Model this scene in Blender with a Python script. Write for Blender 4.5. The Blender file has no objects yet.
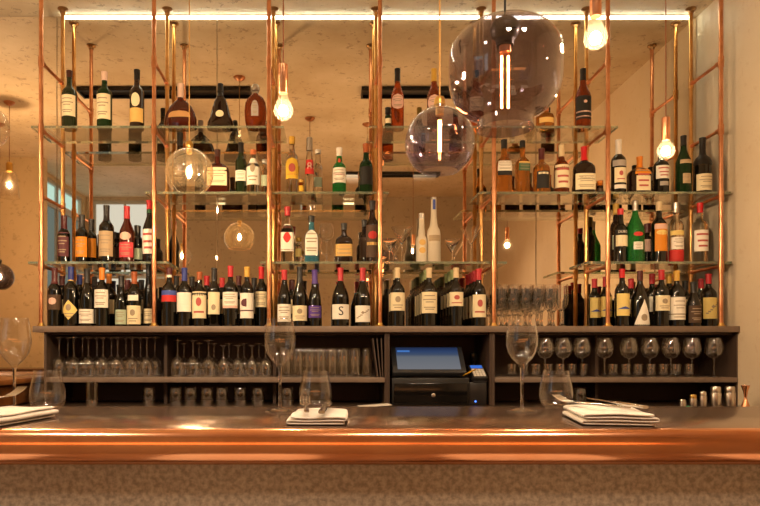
import bpy, bmesh, math, random
from mathutils import Vector, Matrix

random.seed(7)
SC = bpy.context.scene
COL = SC.collection
F, CX, CY, D, ZC = 660.0, 327.0, 352.0, 3.6, 1.24      # focal length (px), principal point, camera-mirror distance, eye height
PI = math.pi


def P(x, y, d):
    """point seen at pixel x, y at distance d from the camera plane"""
    return Vector(((x - CX) * d / F, d - D, (CY - y) * d / F + ZC))


# ------------------------------------------------------------------ materials
def lin(c):
    if isinstance(c, str):
        c = [int(c[i:i + 2], 16) / 255 for i in (1, 3, 5)]
        c = [v / 12.92 if v <= .04045 else ((v + .055) / 1.055) ** 2.4 for v in c]
    return (c[0], c[1], c[2], 1)


def newmat(name):
    m = bpy.data.materials.new(name)
    m.use_nodes = True
    nt = m.node_tree
    nt.nodes.clear()
    out = nt.nodes.new('ShaderNodeOutputMaterial')
    return m, nt, out


def noise_mix(nt, c1, c2, scale, detail=4, lo=.35, hi=.65, rough=.6, coords='Object'):
    tc = nt.nodes.new('ShaderNodeTexCoord')
    n = nt.nodes.new('ShaderNodeTexNoise')
    n.inputs['Scale'].default_value = scale
    n.inputs['Detail'].default_value = detail
    n.inputs['Roughness'].default_value = rough
    nt.links.new(tc.outputs[coords], n.inputs['Vector'])
    r = nt.nodes.new('ShaderNodeMapRange')
    r.inputs['From Min'].default_value = lo
    r.inputs['From Max'].default_value = hi
    nt.links.new(n.outputs['Fac'], r.inputs['Value'])
    mx = nt.nodes.new('ShaderNodeMix')
    mx.data_type = 'RGBA'
    nt.links.new(r.outputs['Result'], mx.inputs['Factor'])
    mx.inputs['A'].default_value = lin(c1)
    mx.inputs['B'].default_value = lin(c2)
    return mx, n


def pm(name, color, rough=.5, metal=0, trans=0, coat=0, c2=None, scale=30, ior=1.45, bump=0, lo=.35, hi=.65, spec=.5):
    m, nt, out = newmat(name)
    b = nt.nodes.new('ShaderNodeBsdfPrincipled')
    b.inputs['Roughness'].default_value = rough
    b.inputs['Metallic'].default_value = metal
    b.inputs['Transmission Weight'].default_value = trans
    b.inputs['Coat Weight'].default_value = coat
    b.inputs['IOR'].default_value = ior
    b.inputs['Specular IOR Level'].default_value = spec
    b.inputs['Base Color'].default_value = lin(color)
    if c2 is not None:
        mx, n = noise_mix(nt, color, c2, scale, lo=lo, hi=hi)
        nt.links.new(mx.outputs['Result'], b.inputs['Base Color'])
        if bump:
            bp = nt.nodes.new('ShaderNodeBump')
            bp.inputs['Strength'].default_value = bump
            bp.inputs['Distance'].default_value = .01
            nt.links.new(n.outputs['Fac'], bp.inputs['Height'])
            nt.links.new(bp.outputs['Normal'], b.inputs['Normal'])
    nt.links.new(b.outputs['BSDF'], out.inputs['Surface'])
    return m


def thin_glass(name, tint, ior=1.45, boost=0.0, rough=.0, haze=0.0, haze_col=(1, .8, .5, 1)):
    """thin pane: tinted transmission without bending, fresnel reflection"""
    m, nt, out = newmat(name)
    t = nt.nodes.new('ShaderNodeBsdfTransparent')
    t.inputs['Color'].default_value = lin(tint)
    g = nt.nodes.new('ShaderNodeBsdfGlossy')
    g.inputs['Roughness'].default_value = rough
    g.inputs['Color'].default_value = (1, 1, 1, 1)
    # Schlick reflectance from the angle to the surface, alike from both sides of the pane
    f0 = ((ior - 1) / (ior + 1)) ** 2 + boost
    geo = nt.nodes.new('ShaderNodeNewGeometry')

    def math_node(op, a, b=None):
        n = nt.nodes.new('ShaderNodeMath')
        n.operation = op
        for k, v in enumerate((a, b)):
            if v is None:
                continue
            if hasattr(v, 'node'):
                nt.links.new(v, n.inputs[k])
            else:
                n.inputs[k].default_value = v
        return n.outputs[0]
    dt = nt.nodes.new('ShaderNodeVectorMath')
    dt.operation = 'DOT_PRODUCT'
    nt.links.new(geo.outputs['Incoming'], dt.inputs[0])
    nt.links.new(geo.outputs['Normal'], dt.inputs[1])
    q = math_node('POWER', math_node('SUBTRACT', 1.0, math_node('ABSOLUTE', dt.outputs['Value'])), 3.8)
    fac = math_node('ADD', math_node('MULTIPLY', q, 1 - f0), f0)
    mx = nt.nodes.new('ShaderNodeMixShader')
    nt.links.new(fac, mx.inputs['Fac'])
    nt.links.new(t.outputs['BSDF'], mx.inputs[1])
    nt.links.new(g.outputs['BSDF'], mx.inputs[2])
    if haze:
        tr = nt.nodes.new('ShaderNodeBsdfTranslucent')
        tr.inputs['Color'].default_value = haze_col
        m2 = nt.nodes.new('ShaderNodeMixShader')
        m2.inputs['Fac'].default_value = haze
        nt.links.new(mx.outputs['Shader'], m2.inputs[1])
        nt.links.new(tr.outputs['BSDF'], m2.inputs[2])
        mx = m2
    nt.links.new(mx.outputs['Shader'], out.inputs['Surface'])
    return m


def emis(name, color, strength):
    m, nt, out = newmat(name)
    e = nt.nodes.new('ShaderNodeEmission')
    e.inputs['Color'].default_value = lin(color)
    e.inputs['Strength'].default_value = strength
    nt.links.new(e.outputs['Emission'], out.inputs['Surface'])
    return m


def plaster(name, base, light, speck, speck_amt=.5, rough=.55, bump=.15, scale=2.2, spec=.35):
    """mottled plaster with scattered dark pits"""
    m, nt, out = newmat(name)
    b = nt.nodes.new('ShaderNodeBsdfPrincipled')
    b.inputs['Roughness'].default_value = rough
    b.inputs['Specular IOR Level'].default_value = spec
    mx, n = noise_mix(nt, base, light, scale, detail=8, lo=.3, hi=.7)
    tc = nt.nodes.new('ShaderNodeTexCoord')
    v = nt.nodes.new('ShaderNodeTexNoise')
    v.inputs['Scale'].default_value = 21
    v.inputs['Detail'].default_value = 3
    v.inputs['Roughness'].default_value = .75
    v.inputs['Distortion'].default_value = .3
    nt.links.new(tc.outputs['Object'], v.inputs['Vector'])
    r = nt.nodes.new('ShaderNodeMapRange')
    r.inputs['From Min'].default_value = .59
    r.inputs['From Max'].default_value = .66
    r.inputs['To Max'].default_value = speck_amt
    nt.links.new(v.outputs['Fac'], r.inputs['Value'])
    m2 = nt.nodes.new('ShaderNodeMix')
    m2.data_type = 'RGBA'
    nt.links.new(r.outputs['Result'], m2.inputs['Factor'])
    nt.links.new(mx.outputs['Result'], m2.inputs['A'])
    m2.inputs['B'].default_value = lin(speck)
    nt.links.new(m2.outputs['Result'], b.inputs['Base Color'])
    bp = nt.nodes.new('ShaderNodeBump')
    bp.inputs['Strength'].default_value = bump
    bp.inputs['Distance'].default_value = .01
    nt.links.new(v.outputs['Fac'], bp.inputs['Height'])
    nt.links.new(bp.outputs['Normal'], b.inputs['Normal'])
    nt.links.new(b.outputs['BSDF'], out.inputs['Surface'])
    return m


M = {}
M['ceiling'] = plaster('ceiling_plaster', '#cdb592', '#e9d7bb', '#7a5534', .48)
M['wall'] = plaster('wall_plaster', '#dcc6a8', '#e4d2b8', '#c8ab86', .25, bump=.05)
M['rear'] = plaster('rear_wall_plaster', '#a8947a', '#bba68a', '#77624a', .5)
M['pier'] = plaster('pier_plaster', '#c4ab84', '#cfb790', '#8a7252', .4)
M['floor'] = pm('floor_concrete', '#b0957a', .5, c2='#94795f', scale=3)
M['copper'] = pm('copper_pipe', '#e0a27a', .28, 1, c2='#b87a52', scale=9, lo=.4, hi=.7)
M['pipe_rear'] = pm('led_tinted_pipe', '#dcae70', .28, 1, c2='#b98a52', scale=9)  # copper pipe with the LED strip's yellow light put into its colour
M['flange'] = pm('bronze_flange', '#a4805a', .35, 1)
M['brass'] = pm('brass', '#c9a25a', .3, 1)
M['copper_pol'] = pm('polished_copper', '#eeb28c', .17, 1, c2='#e09c72', scale=4)
M['bar_top'] = pm('bronze_sheet', '#94796a', .19, .9, c2='#84695a', scale=3)
M['bar_front'] = pm('patinated_panel', '#b0a392', .5, .1, c2='#877c70', scale=100, bump=.3, lo=.38, hi=.62)
M['counter'] = pm('taupe_counter', '#7d6a5c', .45, c2='#6f5d50', scale=12)
M['carcass'] = pm('dark_carcass', '#3f2e23', .6)
M['carcass_edge'] = pm('taupe_board', '#4c3c32', .5)
M['wood'] = pm('oiled_wood', '#8f5a2e', .35, c2='#6d4120', scale=14)
M['dark_floor'] = pm('worktop_steel', '#5a4a3e', .35, .6)
M['shelf_glass'] = thin_glass('shelf_glass', (.95,.97,.95), 1.45)
M['shelf_edge'] = pm('shelf_glass_edge', '#c4d2b8', .1, trans=.8, ior=1.3)
M['glass'] = pm('clear_glass', '#ffffff', .0, trans=1, ior=1.45)
M['thin'] = thin_glass('thin_clear_glass', (.97,.96,.95), 1.5)
M['stem'] = thin_glass('thin_stemware_glass', (.985, .985, .98), 1.5, .06)
M['bar_glass'] = thin_glass('fine_bar_glass', (.985, .985, .985), 1.5, .02)
M['amber_pane'] = thin_glass('honey_glass', (.97,.93,.86), 1.5, .05, haze=.0035)
M['smoke'] = thin_glass('smoked_glass', (.73,.70,.75), 1.5, .03)
M['smoke2'] = thin_glass('smoked_violet_glass', (.80,.79,.88), 1.5, .01)
M['dark_smoke'] = thin_glass('dark_smoked_glass', (.5,.46,.5), 1.6, .03)
M['mirror'] = pm('antique_mirror', '#e6d6c0', .015, 1)
M['black'] = pm('black_satin', '#131110', .4)
M['blackgloss'] = pm('black_gloss', '#0e0d0d', .15)
M['steel'] = pm('brushed_steel', '#cfc6bb', .28, 1)
M['silver'] = pm('polished_silver', '#e8e4de', .14, 1)
M['linen'] = pm('white_linen', '#f1e9df', .9, c2='#e6dcd0', scale=60)
M['paper'] = pm('white_card', '#d9d2c6', .8)
M['led'] = emis('led_diffuser', '#f4f7dc', 22)
M['frame'] = pm('window_frame_paint', '#b9b4aa', .5)
M['sky'] = emis('bright_clerestory_pane', '#b9e6e8', 1.1)
M['day'] = emis('daylit_pane', '#e2e8e6', .95)
M['dusk'] = emis('shaded_street_pane', '#93a8ab', .5)
M['bulb'] = emis('hot_filament', (1, .78, .52), 1350)
M['bulb_soft'] = emis('hot_filament_small', (1, .78, .52), 2000)
M['bulb_far'] = emis('hot_filament_reading', (1, .78, .52), 6500)
M['tube'] = emis('tube_filament', '#ff9a55', 110)
M['plastic'] = pm('dark_plastic', '#221f1f', .35)
M['bezel'] = pm('grey_bezel', '#2c2d31', .3)
M['led_blue'] = emis('blue_status_light', '#4a7cff', 3)
M['yellow_cable'] = pm('yellow_cable', '#b98a1c', .5)
M['green_plastic'] = pm('green_plastic', '#1f9a6a', .4)
M['rose_cap'] = pm('black_lamp_cap', '#1b1614', .35)
M['cord_gold'] = pm('gold_flex', '#b98a45', .5)
M['cord_red'] = pm('copper_flex', '#8a5330', .5)
M['cord_black'] = pm('black_flex', '#15110f', .6)


def screen_mat():
    m, nt, out = newmat('till_screen')
    tc = nt.nodes.new('ShaderNodeTexCoord')
    sp = nt.nodes.new('ShaderNodeSeparateXYZ')
    nt.links.new(tc.outputs['Generated'], sp.inputs[0])
    rp = nt.nodes.new('ShaderNodeValToRGB')
    rp.color_ramp.interpolation = 'LINEAR'
    e = rp.color_ramp.elements
    e[0].position, e[0].color = 0, lin('#8d8f96')
    e[1].position, e[1].color = .55, lin('#7c828c')
    for p, c in ((.66, '#51617e'), (.8, '#3b527f'), (1, '#26345a')):
        k = e.new(p)
        k.color = lin(c)
    nt.links.new(sp.outputs['Y'], rp.inputs['Fac'])
    em = nt.nodes.new('ShaderNodeEmission')
    em.inputs['Strength'].default_value = .5
    nt.links.new(rp.outputs['Color'], em.inputs['Color'])
    nt.links.new(em.outputs['Emission'], out.inputs['Surface'])
    return m


M['screen'] = screen_mat()
M['screen_tab'] = emis('screen_tab', '#4f86d8', .6)

# bottle glass
M['g_dark'] = pm('dark_wine_glass', '#0c0b07', .06, coat=.3)
M['g_brown'] = pm('dark_brown_glass', '#1c0c06', .06, coat=.3)
M['g_maroon'] = pm('dark_cognac_glass', '#3c0f06', .06, coat=.3)
M['g_olive'] = pm('dark_green_glass', '#10200c', .06, coat=.3)
M['g_green'] = pm('green_glass', '#2f9a45', .02, trans=.75, ior=1.3)
M['g_dkgreen'] = pm('deep_green_glass', '#173318', .05, trans=.35, ior=1.3)
M['g_amber'] = pm('amber_spirit', '#cf8638', .02, trans=.8, ior=1.34)
M['g_orange'] = pm('orange_spirit', '#c65a22', .02, trans=.8, ior=1.34)
M['g_cognac'] = pm('cognac_spirit', '#8f3f18', .02, trans=.7, ior=1.34)
M['g_clear'] = pm('clear_spirit', '#f4f2ea', .01, trans=1, ior=1.3)
M['g_blue'] = pm('blue_glass', '#5aa8c4', .02, trans=.7, ior=1.3)
M['g_frost'] = pm('frosted_glass', '#e2d3ba', .45, trans=.25, ior=1.3)
M['g_white'] = pm('milky_glass', '#e4ddd0', .25)
M['g_red'] = pm('red_spirit', '#c22a1a', .03, trans=.6, ior=1.34)


def flat(name, c, rough=.6, c2=None, metal=0):
    M[name] = pm(name, c, rough, metal, c2=c2, scale=120)


for k, c in dict(cream='#e3d3ae', white='#e9e1d3', beige='#b39a78', pink='#d9b0a0', yellow='#e0b53a', gold_l='#d7ae62', orange_l='#d8851c',
                 red_l='#bf2a25', hotpink='#c6404a', purple_l='#4f3088', maroon_l='#5a2c33', brown_l='#4b3524', black_l='#17130f', grey_l='#a49a90',
                 green_l='#2c5a36', mint='#a9b7a0', blue_l='#3f4f97', ink='#9a8870', redink='#b0524a', tan='#b98b58', lyellow='#e2c878').items():
    flat('p_' + k, c, .65)
for k, c in dict(red='#b3202a', wax='#c2141c', black='#161313', gold='#c79a3c', cream='#d6bd93', blue='#27357f', purple='#4b2e83', orange='#d27a1e',
                 white='#ded3c6', pinkcap='#d8b7a6', maroon='#4e1719', brown='#3a1a12', greencap='#9aa46a', copper='#b9683c', brownorange='#9c4f22').items():
    flat('c_' + k, c, .38)
M['c_silver'] = pm('c_silver', '#b9b3ab', .3, 1)
M['c_glass'] = M['g_clear']


# ------------------------------------------------------------------ mesh helpers
def link(name, me, mat, parent=None, loc=None, smooth=True, sharp=35):
    if isinstance(me, bmesh.types.BMesh):
        b = me
        me = bpy.data.meshes.new(name)
        bmesh.ops.recalc_face_normals(b, faces=b.faces)
        b.to_mesh(me)
        b.free()
    mats = mat if isinstance(mat, (list, tuple)) else [mat]
    for m in mats:
        me.materials.append(M[m] if isinstance(m, str) else m)
    if smooth:
        for p in me.polygons:
            p.use_smooth = True
        me.set_sharp_from_angle(angle=math.radians(sharp))
    o = bpy.data.objects.new(name, me)
    COL.objects.link(o)
    if parent is not None:
        o.parent = parent
    if loc is not None:
        o.location = loc
    return o


def tag(o, label=None, cat=None, group=None, kind=None):
    if label:
        o['label'] = label
    if cat:
        o['category'] = cat
    if group:
        o['group'] = group
    if kind:
        o['kind'] = kind
    return o


def thing(name, label, cat, loc=(0, 0, 0), rz=0, group=None):
    o = bpy.data.objects.new(name, None)
    o.empty_display_size = .05
    COL.objects.link(o)
    o.location = loc
    o.rotation_euler = (0, 0, rz)
    return tag(o, label, cat, group)


def dup(root, loc, rz=0, label=None, group=None):
    r = root.copy()
    COL.objects.link(r)
    r.location = loc
    r.rotation_euler = (0, 0, rz)
    if label:
        r['label'] = label
    if group:
        r['group'] = group
    for ch in list(root.children):
        c = ch.copy()
        COL.objects.link(c)
        c.parent = r
        for g in list(ch.children):
            e = g.copy()
            COL.objects.link(e)
            e.parent = c
    return r


def box(b, x0, x1, y0, y1, z0, z1, bevel=0, mi=0):
    vs = [b.verts.new((x, y, z)) for x in (x0, x1) for y in (y0, y1) for z in (z0, z1)]
    fs = []
    for q in ((0, 1, 3, 2), (4, 6, 7, 5), (0, 4, 5, 1), (2, 3, 7, 6), (0, 2, 6, 4), (1, 5, 7, 3)):
        f = b.faces.new([vs[i] for i in q])
        f.material_index = mi
        fs.append(f)
    if bevel:
        es = {e for f in fs for e in f.edges}
        bmesh.ops.bevel(b, geom=list(es), offset=bevel, segments=2, affect='EDGES', profile=.5)
    return vs


def BM():
    return bmesh.new()


def boxm(x0, x1, y0, y1, z0, z1, bevel=0):
    b = BM()
    box(b, x0, x1, y0, y1, z0, z1, bevel)
    return b


def lathe(b, prof, seg=28, cx=0, cy=0, close=False, mi=0):
    """prof: (r, z) list; r == 0 at an end makes a pole. close joins last to first (a hollow wall)."""
    rings = []
    for r, z in prof:
        if r < 1e-6:
            rings.append([b.verts.new((cx, cy, z))])
        else:
            rings.append([b.verts.new((cx + r * math.cos(2 * PI * i / seg), cy + r * math.sin(2 * PI * i / seg), z)) for i in range(seg)])
    n = len(rings)
    for k in range(n if close else n - 1):
        a, c = rings[k], rings[(k + 1) % n]
        for i in range(seg):
            j = (i + 1) % seg
            if len(a) == 1 and len(c) == 1:
                continue
            if len(a) == 1:
                f = b.faces.new((a[0], c[i], c[j]))
            elif len(c) == 1:
                f = b.faces.new((a[i], a[j], c[0]))
            else:
                f = b.faces.new((a[i], a[j], c[j], c[i]))
            f.material_index = mi
    if not close:
        for R in (rings[0], rings[-1]):
            if len(R) > 1:
                b.faces.new(R).material_index = mi
    return b


def tube(b, p0, p1, r, seg=12, r1=None):
    p0, p1 = Vector(p0), Vector(p1)
    r1 = r if r1 is None else r1
    ax = (p1 - p0).normalized()
    u = ax.orthogonal().normalized()
    v = ax.cross(u)
    A = [b.verts.new(p0 + r * (u * math.cos(2 * PI * i / seg) + v * math.sin(2 * PI * i / seg))) for i in range(seg)]
    B = [b.verts.new(p1 + r1 * (u * math.cos(2 * PI * i / seg) + v * math.sin(2 * PI * i / seg))) for i in range(seg)]
    for i in range(seg):
        j = (i + 1) % seg
        b.faces.new((A[i], A[j], B[j], B[i]))
    b.faces.new(A)
    b.faces.new(B)
    return b


def path_tube(b, pts, r, seg=8):
    pts = [Vector(p) for p in pts]
    rings = []
    u = None
    for k, p in enumerate(pts):
        t = (pts[min(k + 1, len(pts) - 1)] - pts[max(k - 1, 0)]).normalized()
        u = t.orthogonal().normalized() if u is None else (u - t * u.dot(t)).normalized()
        v = t.cross(u)
        rr = r[k] if isinstance(r, (list, tuple)) else r
        rings.append([b.verts.new(p + rr * (u * math.cos(2 * PI * i / seg) + v * math.sin(2 * PI * i / seg))) for i in range(seg)])
    for a, c in zip(rings, rings[1:]):
        for i in range(seg):
            j = (i + 1) % seg
            b.faces.new((a[i], a[j], c[j], c[i]))
    b.faces.new(rings[0])
    b.faces.new(rings[-1])
    return b


def se(t, rx, ry, n):
    """superellipse point"""
    c, s = math.cos(t), math.sin(t)
    return (rx * math.copysign(abs(c) ** (2 / n), c), ry * math.copysign(abs(s) ** (2 / n), s))


def loft(b, rings, seg=28):
    """rings: (z, rx, ry, n) stacked superellipses, capped"""
    R = []
    for z, rx, ry, n in rings:
        R.append([b.verts.new((*se(2 * PI * (i + .5) / seg, rx, ry, n), z)) for i in range(seg)])
    for a, c in zip(R, R[1:]):
        for i in range(seg):
            j = (i + 1) % seg
            b.faces.new((a[i], a[j], c[j], c[i]))
    b.faces.new(R[0])
    b.faces.new(R[-1])
    return b


# ------------------------------------------------------------------ bottles
RN = .0127
SHAPES = {
    # height fraction -> radius: ('r', k) of the body radius, ('n', k) of the neck radius
    'bordeaux': [(0, 'r', .92), (.012, 'r', 1), (.60, 'r', 1), (.645, 'r', .95), (.685, 'r', .80), (.715, 'r', .60), (.745, 'n', 1.2), (.78, 'n', 1.0), (.965, 'n', .98), (.967, 'n', 1.1), (1, 'n', 1.1)],
    'burgundy': [(0, 'r', .92), (.012, 'r', 1), (.45, 'r', 1), (.52, 'r', .95), (.60, 'r', .78), (.68, 'r', .57), (.75, 'n', 1.2), (.81, 'n', 1.0), (.96, 'n', 1.0), (.962, 'n', 1.12), (1, 'n', 1.12)],
    'spirit': [(0, 'r', .92), (.012, 'r', 1), (.60, 'r', 1), (.65, 'r', .93), (.69, 'r', .72), (.72, 'r', .50), (.75, 'n', 1.15), (.80, 'n', 1.05), (.9, 'n', 1.05), (1, 'n', 1.15)],
    'cone': [(0, 'r', .92), (.012, 'r', 1), (.53, 'r', 1), (.58, 'r', .92), (.66, 'r', .66), (.74, 'r', .42), (.79, 'n', 1.1), (.9, 'n', 1.0), (1, 'n', 1.1)],
    'squat': [(0, 'r', .92), (.015, 'r', 1), (.50, 'r', 1), (.58, 'r', .94), (.64, 'r', .75), (.68, 'r', .45), (.71, 'n', 1.2), (.78, 'n', 1.05), (.9, 'n', 1.05), (1, 'n', 1.2)],
    'bell': [(0, 'r', .9), (.02, 'r', 1), (.30, 'r', .98), (.5, 'r', .8), (.62, 'r', .62), (.72, 'r', .42), (.78, 'n', 1.1), (.86, 'n', 1.0), (1, 'n', 1.1)],
    'egg': [(0, 'r', .72), (.02, 'r', .8), (.2, 'r', .95), (.42, 'r', 1), (.6, 'r', .92), (.70, 'r', .72), (.76, 'r', .45), (.79, 'n', 1.0), (.84, 'n', 1.0), (.86, 'n', 1.5), (.92, 'n', 1.7), (1, 'n', 1.1)],
    'decanter': [(0, 'r', .93), (.02, 'r', 1), (.22, 'r', .98), (.36, 'r', .88), (.50, 'r', .68), (.60, 'r', .42), (.66, 'n', 1.2), (.72, 'n', 1.1), (1, 'n', 1.2)],
    'xo': [(0, 'r', .95), (.03, 'r', 1), (.16, 'r', .97), (.28, 'r', .78), (.50, 'r', .60), (.66, 'r', .42), (.74, 'n', 1.1), (.80, 'n', .9), (.82, 'n', 1.3), (1, 'n', 1.0)],
    'tall': [(0, 'r', .92), (.012, 'r', 1), (.56, 'r', 1), (.61, 'r', .92), (.655, 'r', .7), (.69, 'r', .45), (.72, 'n', 1.05), (.98, 'n', 1.0), (1, 'n', 1.0)],
    'longneck': [(0, 'r', .92), (.012, 'r', 1), (.44, 'r', 1), (.50, 'r', .9), (.55, 'r', .62), (.60, 'n', 1.4), (.70, 'n', 1.15), (.98, 'n', 1.1), (1, 'n', 1.1)],
    'jug': [(0, 'r', .95), (.03, 'r', 1), (.55, 'r', 1), (.66, 'r', .9), (.74, 'r', .55), (.78, 'n', 1.3), (1, 'n', 1.3)],
}


def radius_at(shape, f, r):
    pts = [(q[0], q[2] * (r if q[1] == 'r' else RN)) for q in SHAPES[shape]]
    for (a, ra), (c, rc) in zip(pts, pts[1:]):
        if f <= c:
            return ra + (rc - ra) * (f - a) / max(c - a, 1e-9)
    return pts[-1][1]


def patch(b, shape, h, r, ky, n, z0, z1, half, form='rect', off=.0008, u0=-1, u1=1, rows=None, mi=0):
    """a strip of label wrapped on the front (-Y) of a bottle"""
    rows = rows or (3 if form == 'rect' else 14)
    cols = 10
    G = []
    for i in range(rows + 1):
        v = -1 + 2 * i / rows
        z = z0 + (z1 - z0) * (v + 1) / 2
        w = {'rect': 1, 'oval': math.sqrt(max(0, 1 - v * v)), 'diamond': 1 - abs(v), 'tri': (1 - v) / 2, 'arch': 1 if v < 0 else math.sqrt(max(0, 1 - v * v)) * .999}[form]
        w = max(w, .02)
        R = radius_at(shape, z / h, r) + off
        row = []
        for j in range(cols + 1):
            u = (u0 + (u1 - u0) * j / cols) * w
            x, y = se(-PI / 2 + u * half, R, R * ky if n == 2 else radius_at(shape, z / h, r) * ky + off, n)
            row.append(b.verts.new((x, y, z)))
        G.append(row)
    for a, c in zip(G, G[1:]):
        for j in range(cols):
            b.faces.new((a[j], a[j + 1], c[j + 1], c[j])).material_index = mi
    return b


def text_mesh(s, size, R, z, ky=1):
    """lettering bent round a bottle of radius R, centred at height z, facing -Y"""
    cu = bpy.data.curves.new('lettering', 'FONT')
    cu.body = s
    cu.size = size
    cu.align_x = 'CENTER'
    cu.align_y = 'CENTER'
    cu.resolution_u = 3
    o = bpy.data.objects.new('lettering', cu)
    COL.objects.link(o)
    dg = bpy.context.evaluated_depsgraph_get()
    dg.update()
    me = bpy.data.meshes.new_from_object(o.evaluated_get(dg))
    bpy.data.objects.remove(o)
    for v in me.vertices:
        a = v.co.x / R
        zz = v.co.y + z
        v.co = Vector((R * math.sin(a), -R * math.cos(a) * ky, zz))
    return me


SHELF_Z = {1: 1.121, 2: .795, 3: .449, 0: .127}     # tops, relative to the eye
SHELF_D = {1: 3.335, 2: 3.335, 3: 3.335, 0: 3.275}


def bottle(kind, label, shelf, x, ytop, w, shape, glass, cap, labels=(), d=None, ky=1, n=2, group=None, rz=None, cat='bottle', text=None, band=None):
    """kind: object name. cap: (material, bottom pixel row). labels: (row0, row1, material, half angle, form, print)"""
    d = d or SHELF_D[shelf]
    s = d / F
    zb = SHELF_Z[shelf] + .0006
    h = (CY - ytop) * s - zb
    r = w * s / 2 * .985
    root = thing(kind, label, cat, ((x - CX) * s, d - D, zb + ZC), random.uniform(-.06, .06) if rz is None else rz, group)
    b = BM()
    rings = []
    for f, t, k in SHAPES[shape]:
        R = k * (r if t == 'r' else RN)
        sq = n if t == 'r' and k > .8 else 2 + (n - 2) * (.4 if t == 'r' else 0)
        rings.append((f * h, R, R * (ky if t == 'r' else 1), sq))
    loft(b, rings, 28 if n == 2 else 40)
    link('bottle_glass', b, glass, root)
    if cap:
        cm, yb = cap
        z0 = (CY - yb) * s - zb
        b = BM()
        pr = [(radius_at(shape, z0 / h, r) + .0012, z0)]
        for q in SHAPES[shape]:
            if z0 + .004 < q[0] * h < h - .001:
                pr.append((radius_at(shape, q[0], r) + .0012, q[0] * h))
        pr += [(radius_at(shape, 1, r) + .0012, h - .001), (radius_at(shape, 1, r) * .9, h + .001), (0, h + .0012)]
        lathe(b, pr, 20)
        link('capsule' if 'wine' in kind else 'cap', b, cm, root)
    R0 = r
    for i, L in enumerate(labels):
        y0, y1, mat = L[:3]
        half = L[3] if len(L) > 3 and L[3] else 1.2
        form = L[4] if len(L) > 4 and L[4] else 'rect'
        pr = L[5] if len(L) > 5 else None
        z1, z0 = (CY - y0) * s - zb, (CY - y1) * s - zb
        b = patch(BM(), shape, h, r, ky, n, z0, z1, half, form)
        lo = link('label' if i == 0 else 'band_label', b, mat, root)
        H = z1 - z0
        if pr:
            b = BM()
            ink = 'p_ink'
            if pr == 'lines':
                for v, u in ((.80, .55), (.62, .7), (.5, .4), (.25, .6), (.16, .45)):
                    patch(b, shape, h, r, ky, n, z0 + v * H, z0 + (v + .045) * H, half, 'rect', .0014, -u, u)
            elif pr == 'crest':
                patch(b, shape, h, r, ky, n, z0 + .45 * H, z0 + .8 * H, half * .28, 'oval', .0014)
                for v, u in ((.28, .55), (.15, .4)):
                    patch(b, shape, h, r, ky, n, z0 + v * H, z0 + (v + .05) * H, half, 'rect', .0014, -u, u)
            elif pr == 'redcrest':
                ink = 'p_redink'
                patch(b, shape, h, r, ky, n, z0 + .45 * H, z0 + .78 * H, half * .3, 'oval', .0014)
                patch(b, shape, h, r, ky, n, z0 + .2 * H, z0 + .27 * H, half, 'rect', .0014, -.6, .6)
            elif pr == 'redlines':
                ink = 'p_redink'
                for v, u in ((.75, .7), (.45, .6), (.2, .5)):
                    patch(b, shape, h, r, ky, n, z0 + v * H, z0 + (v + .09) * H, half, 'rect', .0014, -u, u)
            elif pr == 'disc':
                ink = 'p_redink'
                patch(b, shape, h, r, ky, n, z0 + .3 * H, z0 + .72 * H, half * .42, 'oval', .0014)
            elif pr == 'sketch':
                for k in range(7):
                    u = -.7 + .2 * k
                    v = .25 + .09 * k
                    patch(b, shape, h, r, ky, n, z0 + v * H * .9, z0 + (v + .22) * H * .9, half, 'diamond', .0014, -.2, .2) if k == 3 else \
                        patch(b, shape, h, r, ky, n, z0 + v * H * .9, z0 + (v + .07) * H * .9, half, 'rect', .0014, u, u + .26)
            elif pr == 'foot':
                patch(b, shape, h, r, ky, n, z0 + .22 * H, z0 + .27 * H, half, 'rect', .0014, -1, 1)
                patch(b, shape, h, r, ky, n, z0 + .1 * H, z0 + .14 * H, half, 'rect', .0014, -.6, .6)
                for v, u in ((.8, .5), (.62, .65), (.5, .4)):
                    patch(b, shape, h, r, ky, n, z0 + v * H, z0 + (v + .035) * H, half, 'rect', .0014, -u, u)
            elif pr == 'blot':
                ink = 'p_maroon_l'
                patch(b, shape, h, r, ky, n, z0 + .45 * H, z0 + .78 * H, half * .4, 'oval', .0014, -1.7, .1)
                patch(b, shape, h, r, ky, n, z0 + .28 * H, z0 + .33 * H, half, 'rect', .0014, -1, 1)
            elif pr == 'seal':
                patch(b, shape, h, r, ky, n, z0 + .18 * H, z0 + .45 * H, half * .3, 'oval', .0014)
            elif pr == 'view':
                ink = 'p_blue_l'
                patch(b, shape, h, r, ky, n, z0 + .3 * H, z0 + .42 * H, half, 'tri', .0014, -.9, .9)
            link('print', b, ink, lo)
        if text and i == text[0]:
            _, st, size, rel, ink = text
            me = text_mesh(st, size, radius_at(shape, (z0 + rel * H) / h, r) + .0016, z0 + rel * H)
            if ky != 1 or n != 2:
                for v in me.vertices:
                    v.co.y = -(r * ky + .0016)
            link('lettering', me, ink, lo, smooth=False)
    return root


WINE = 'wine_bottle'
A = bottle
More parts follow.
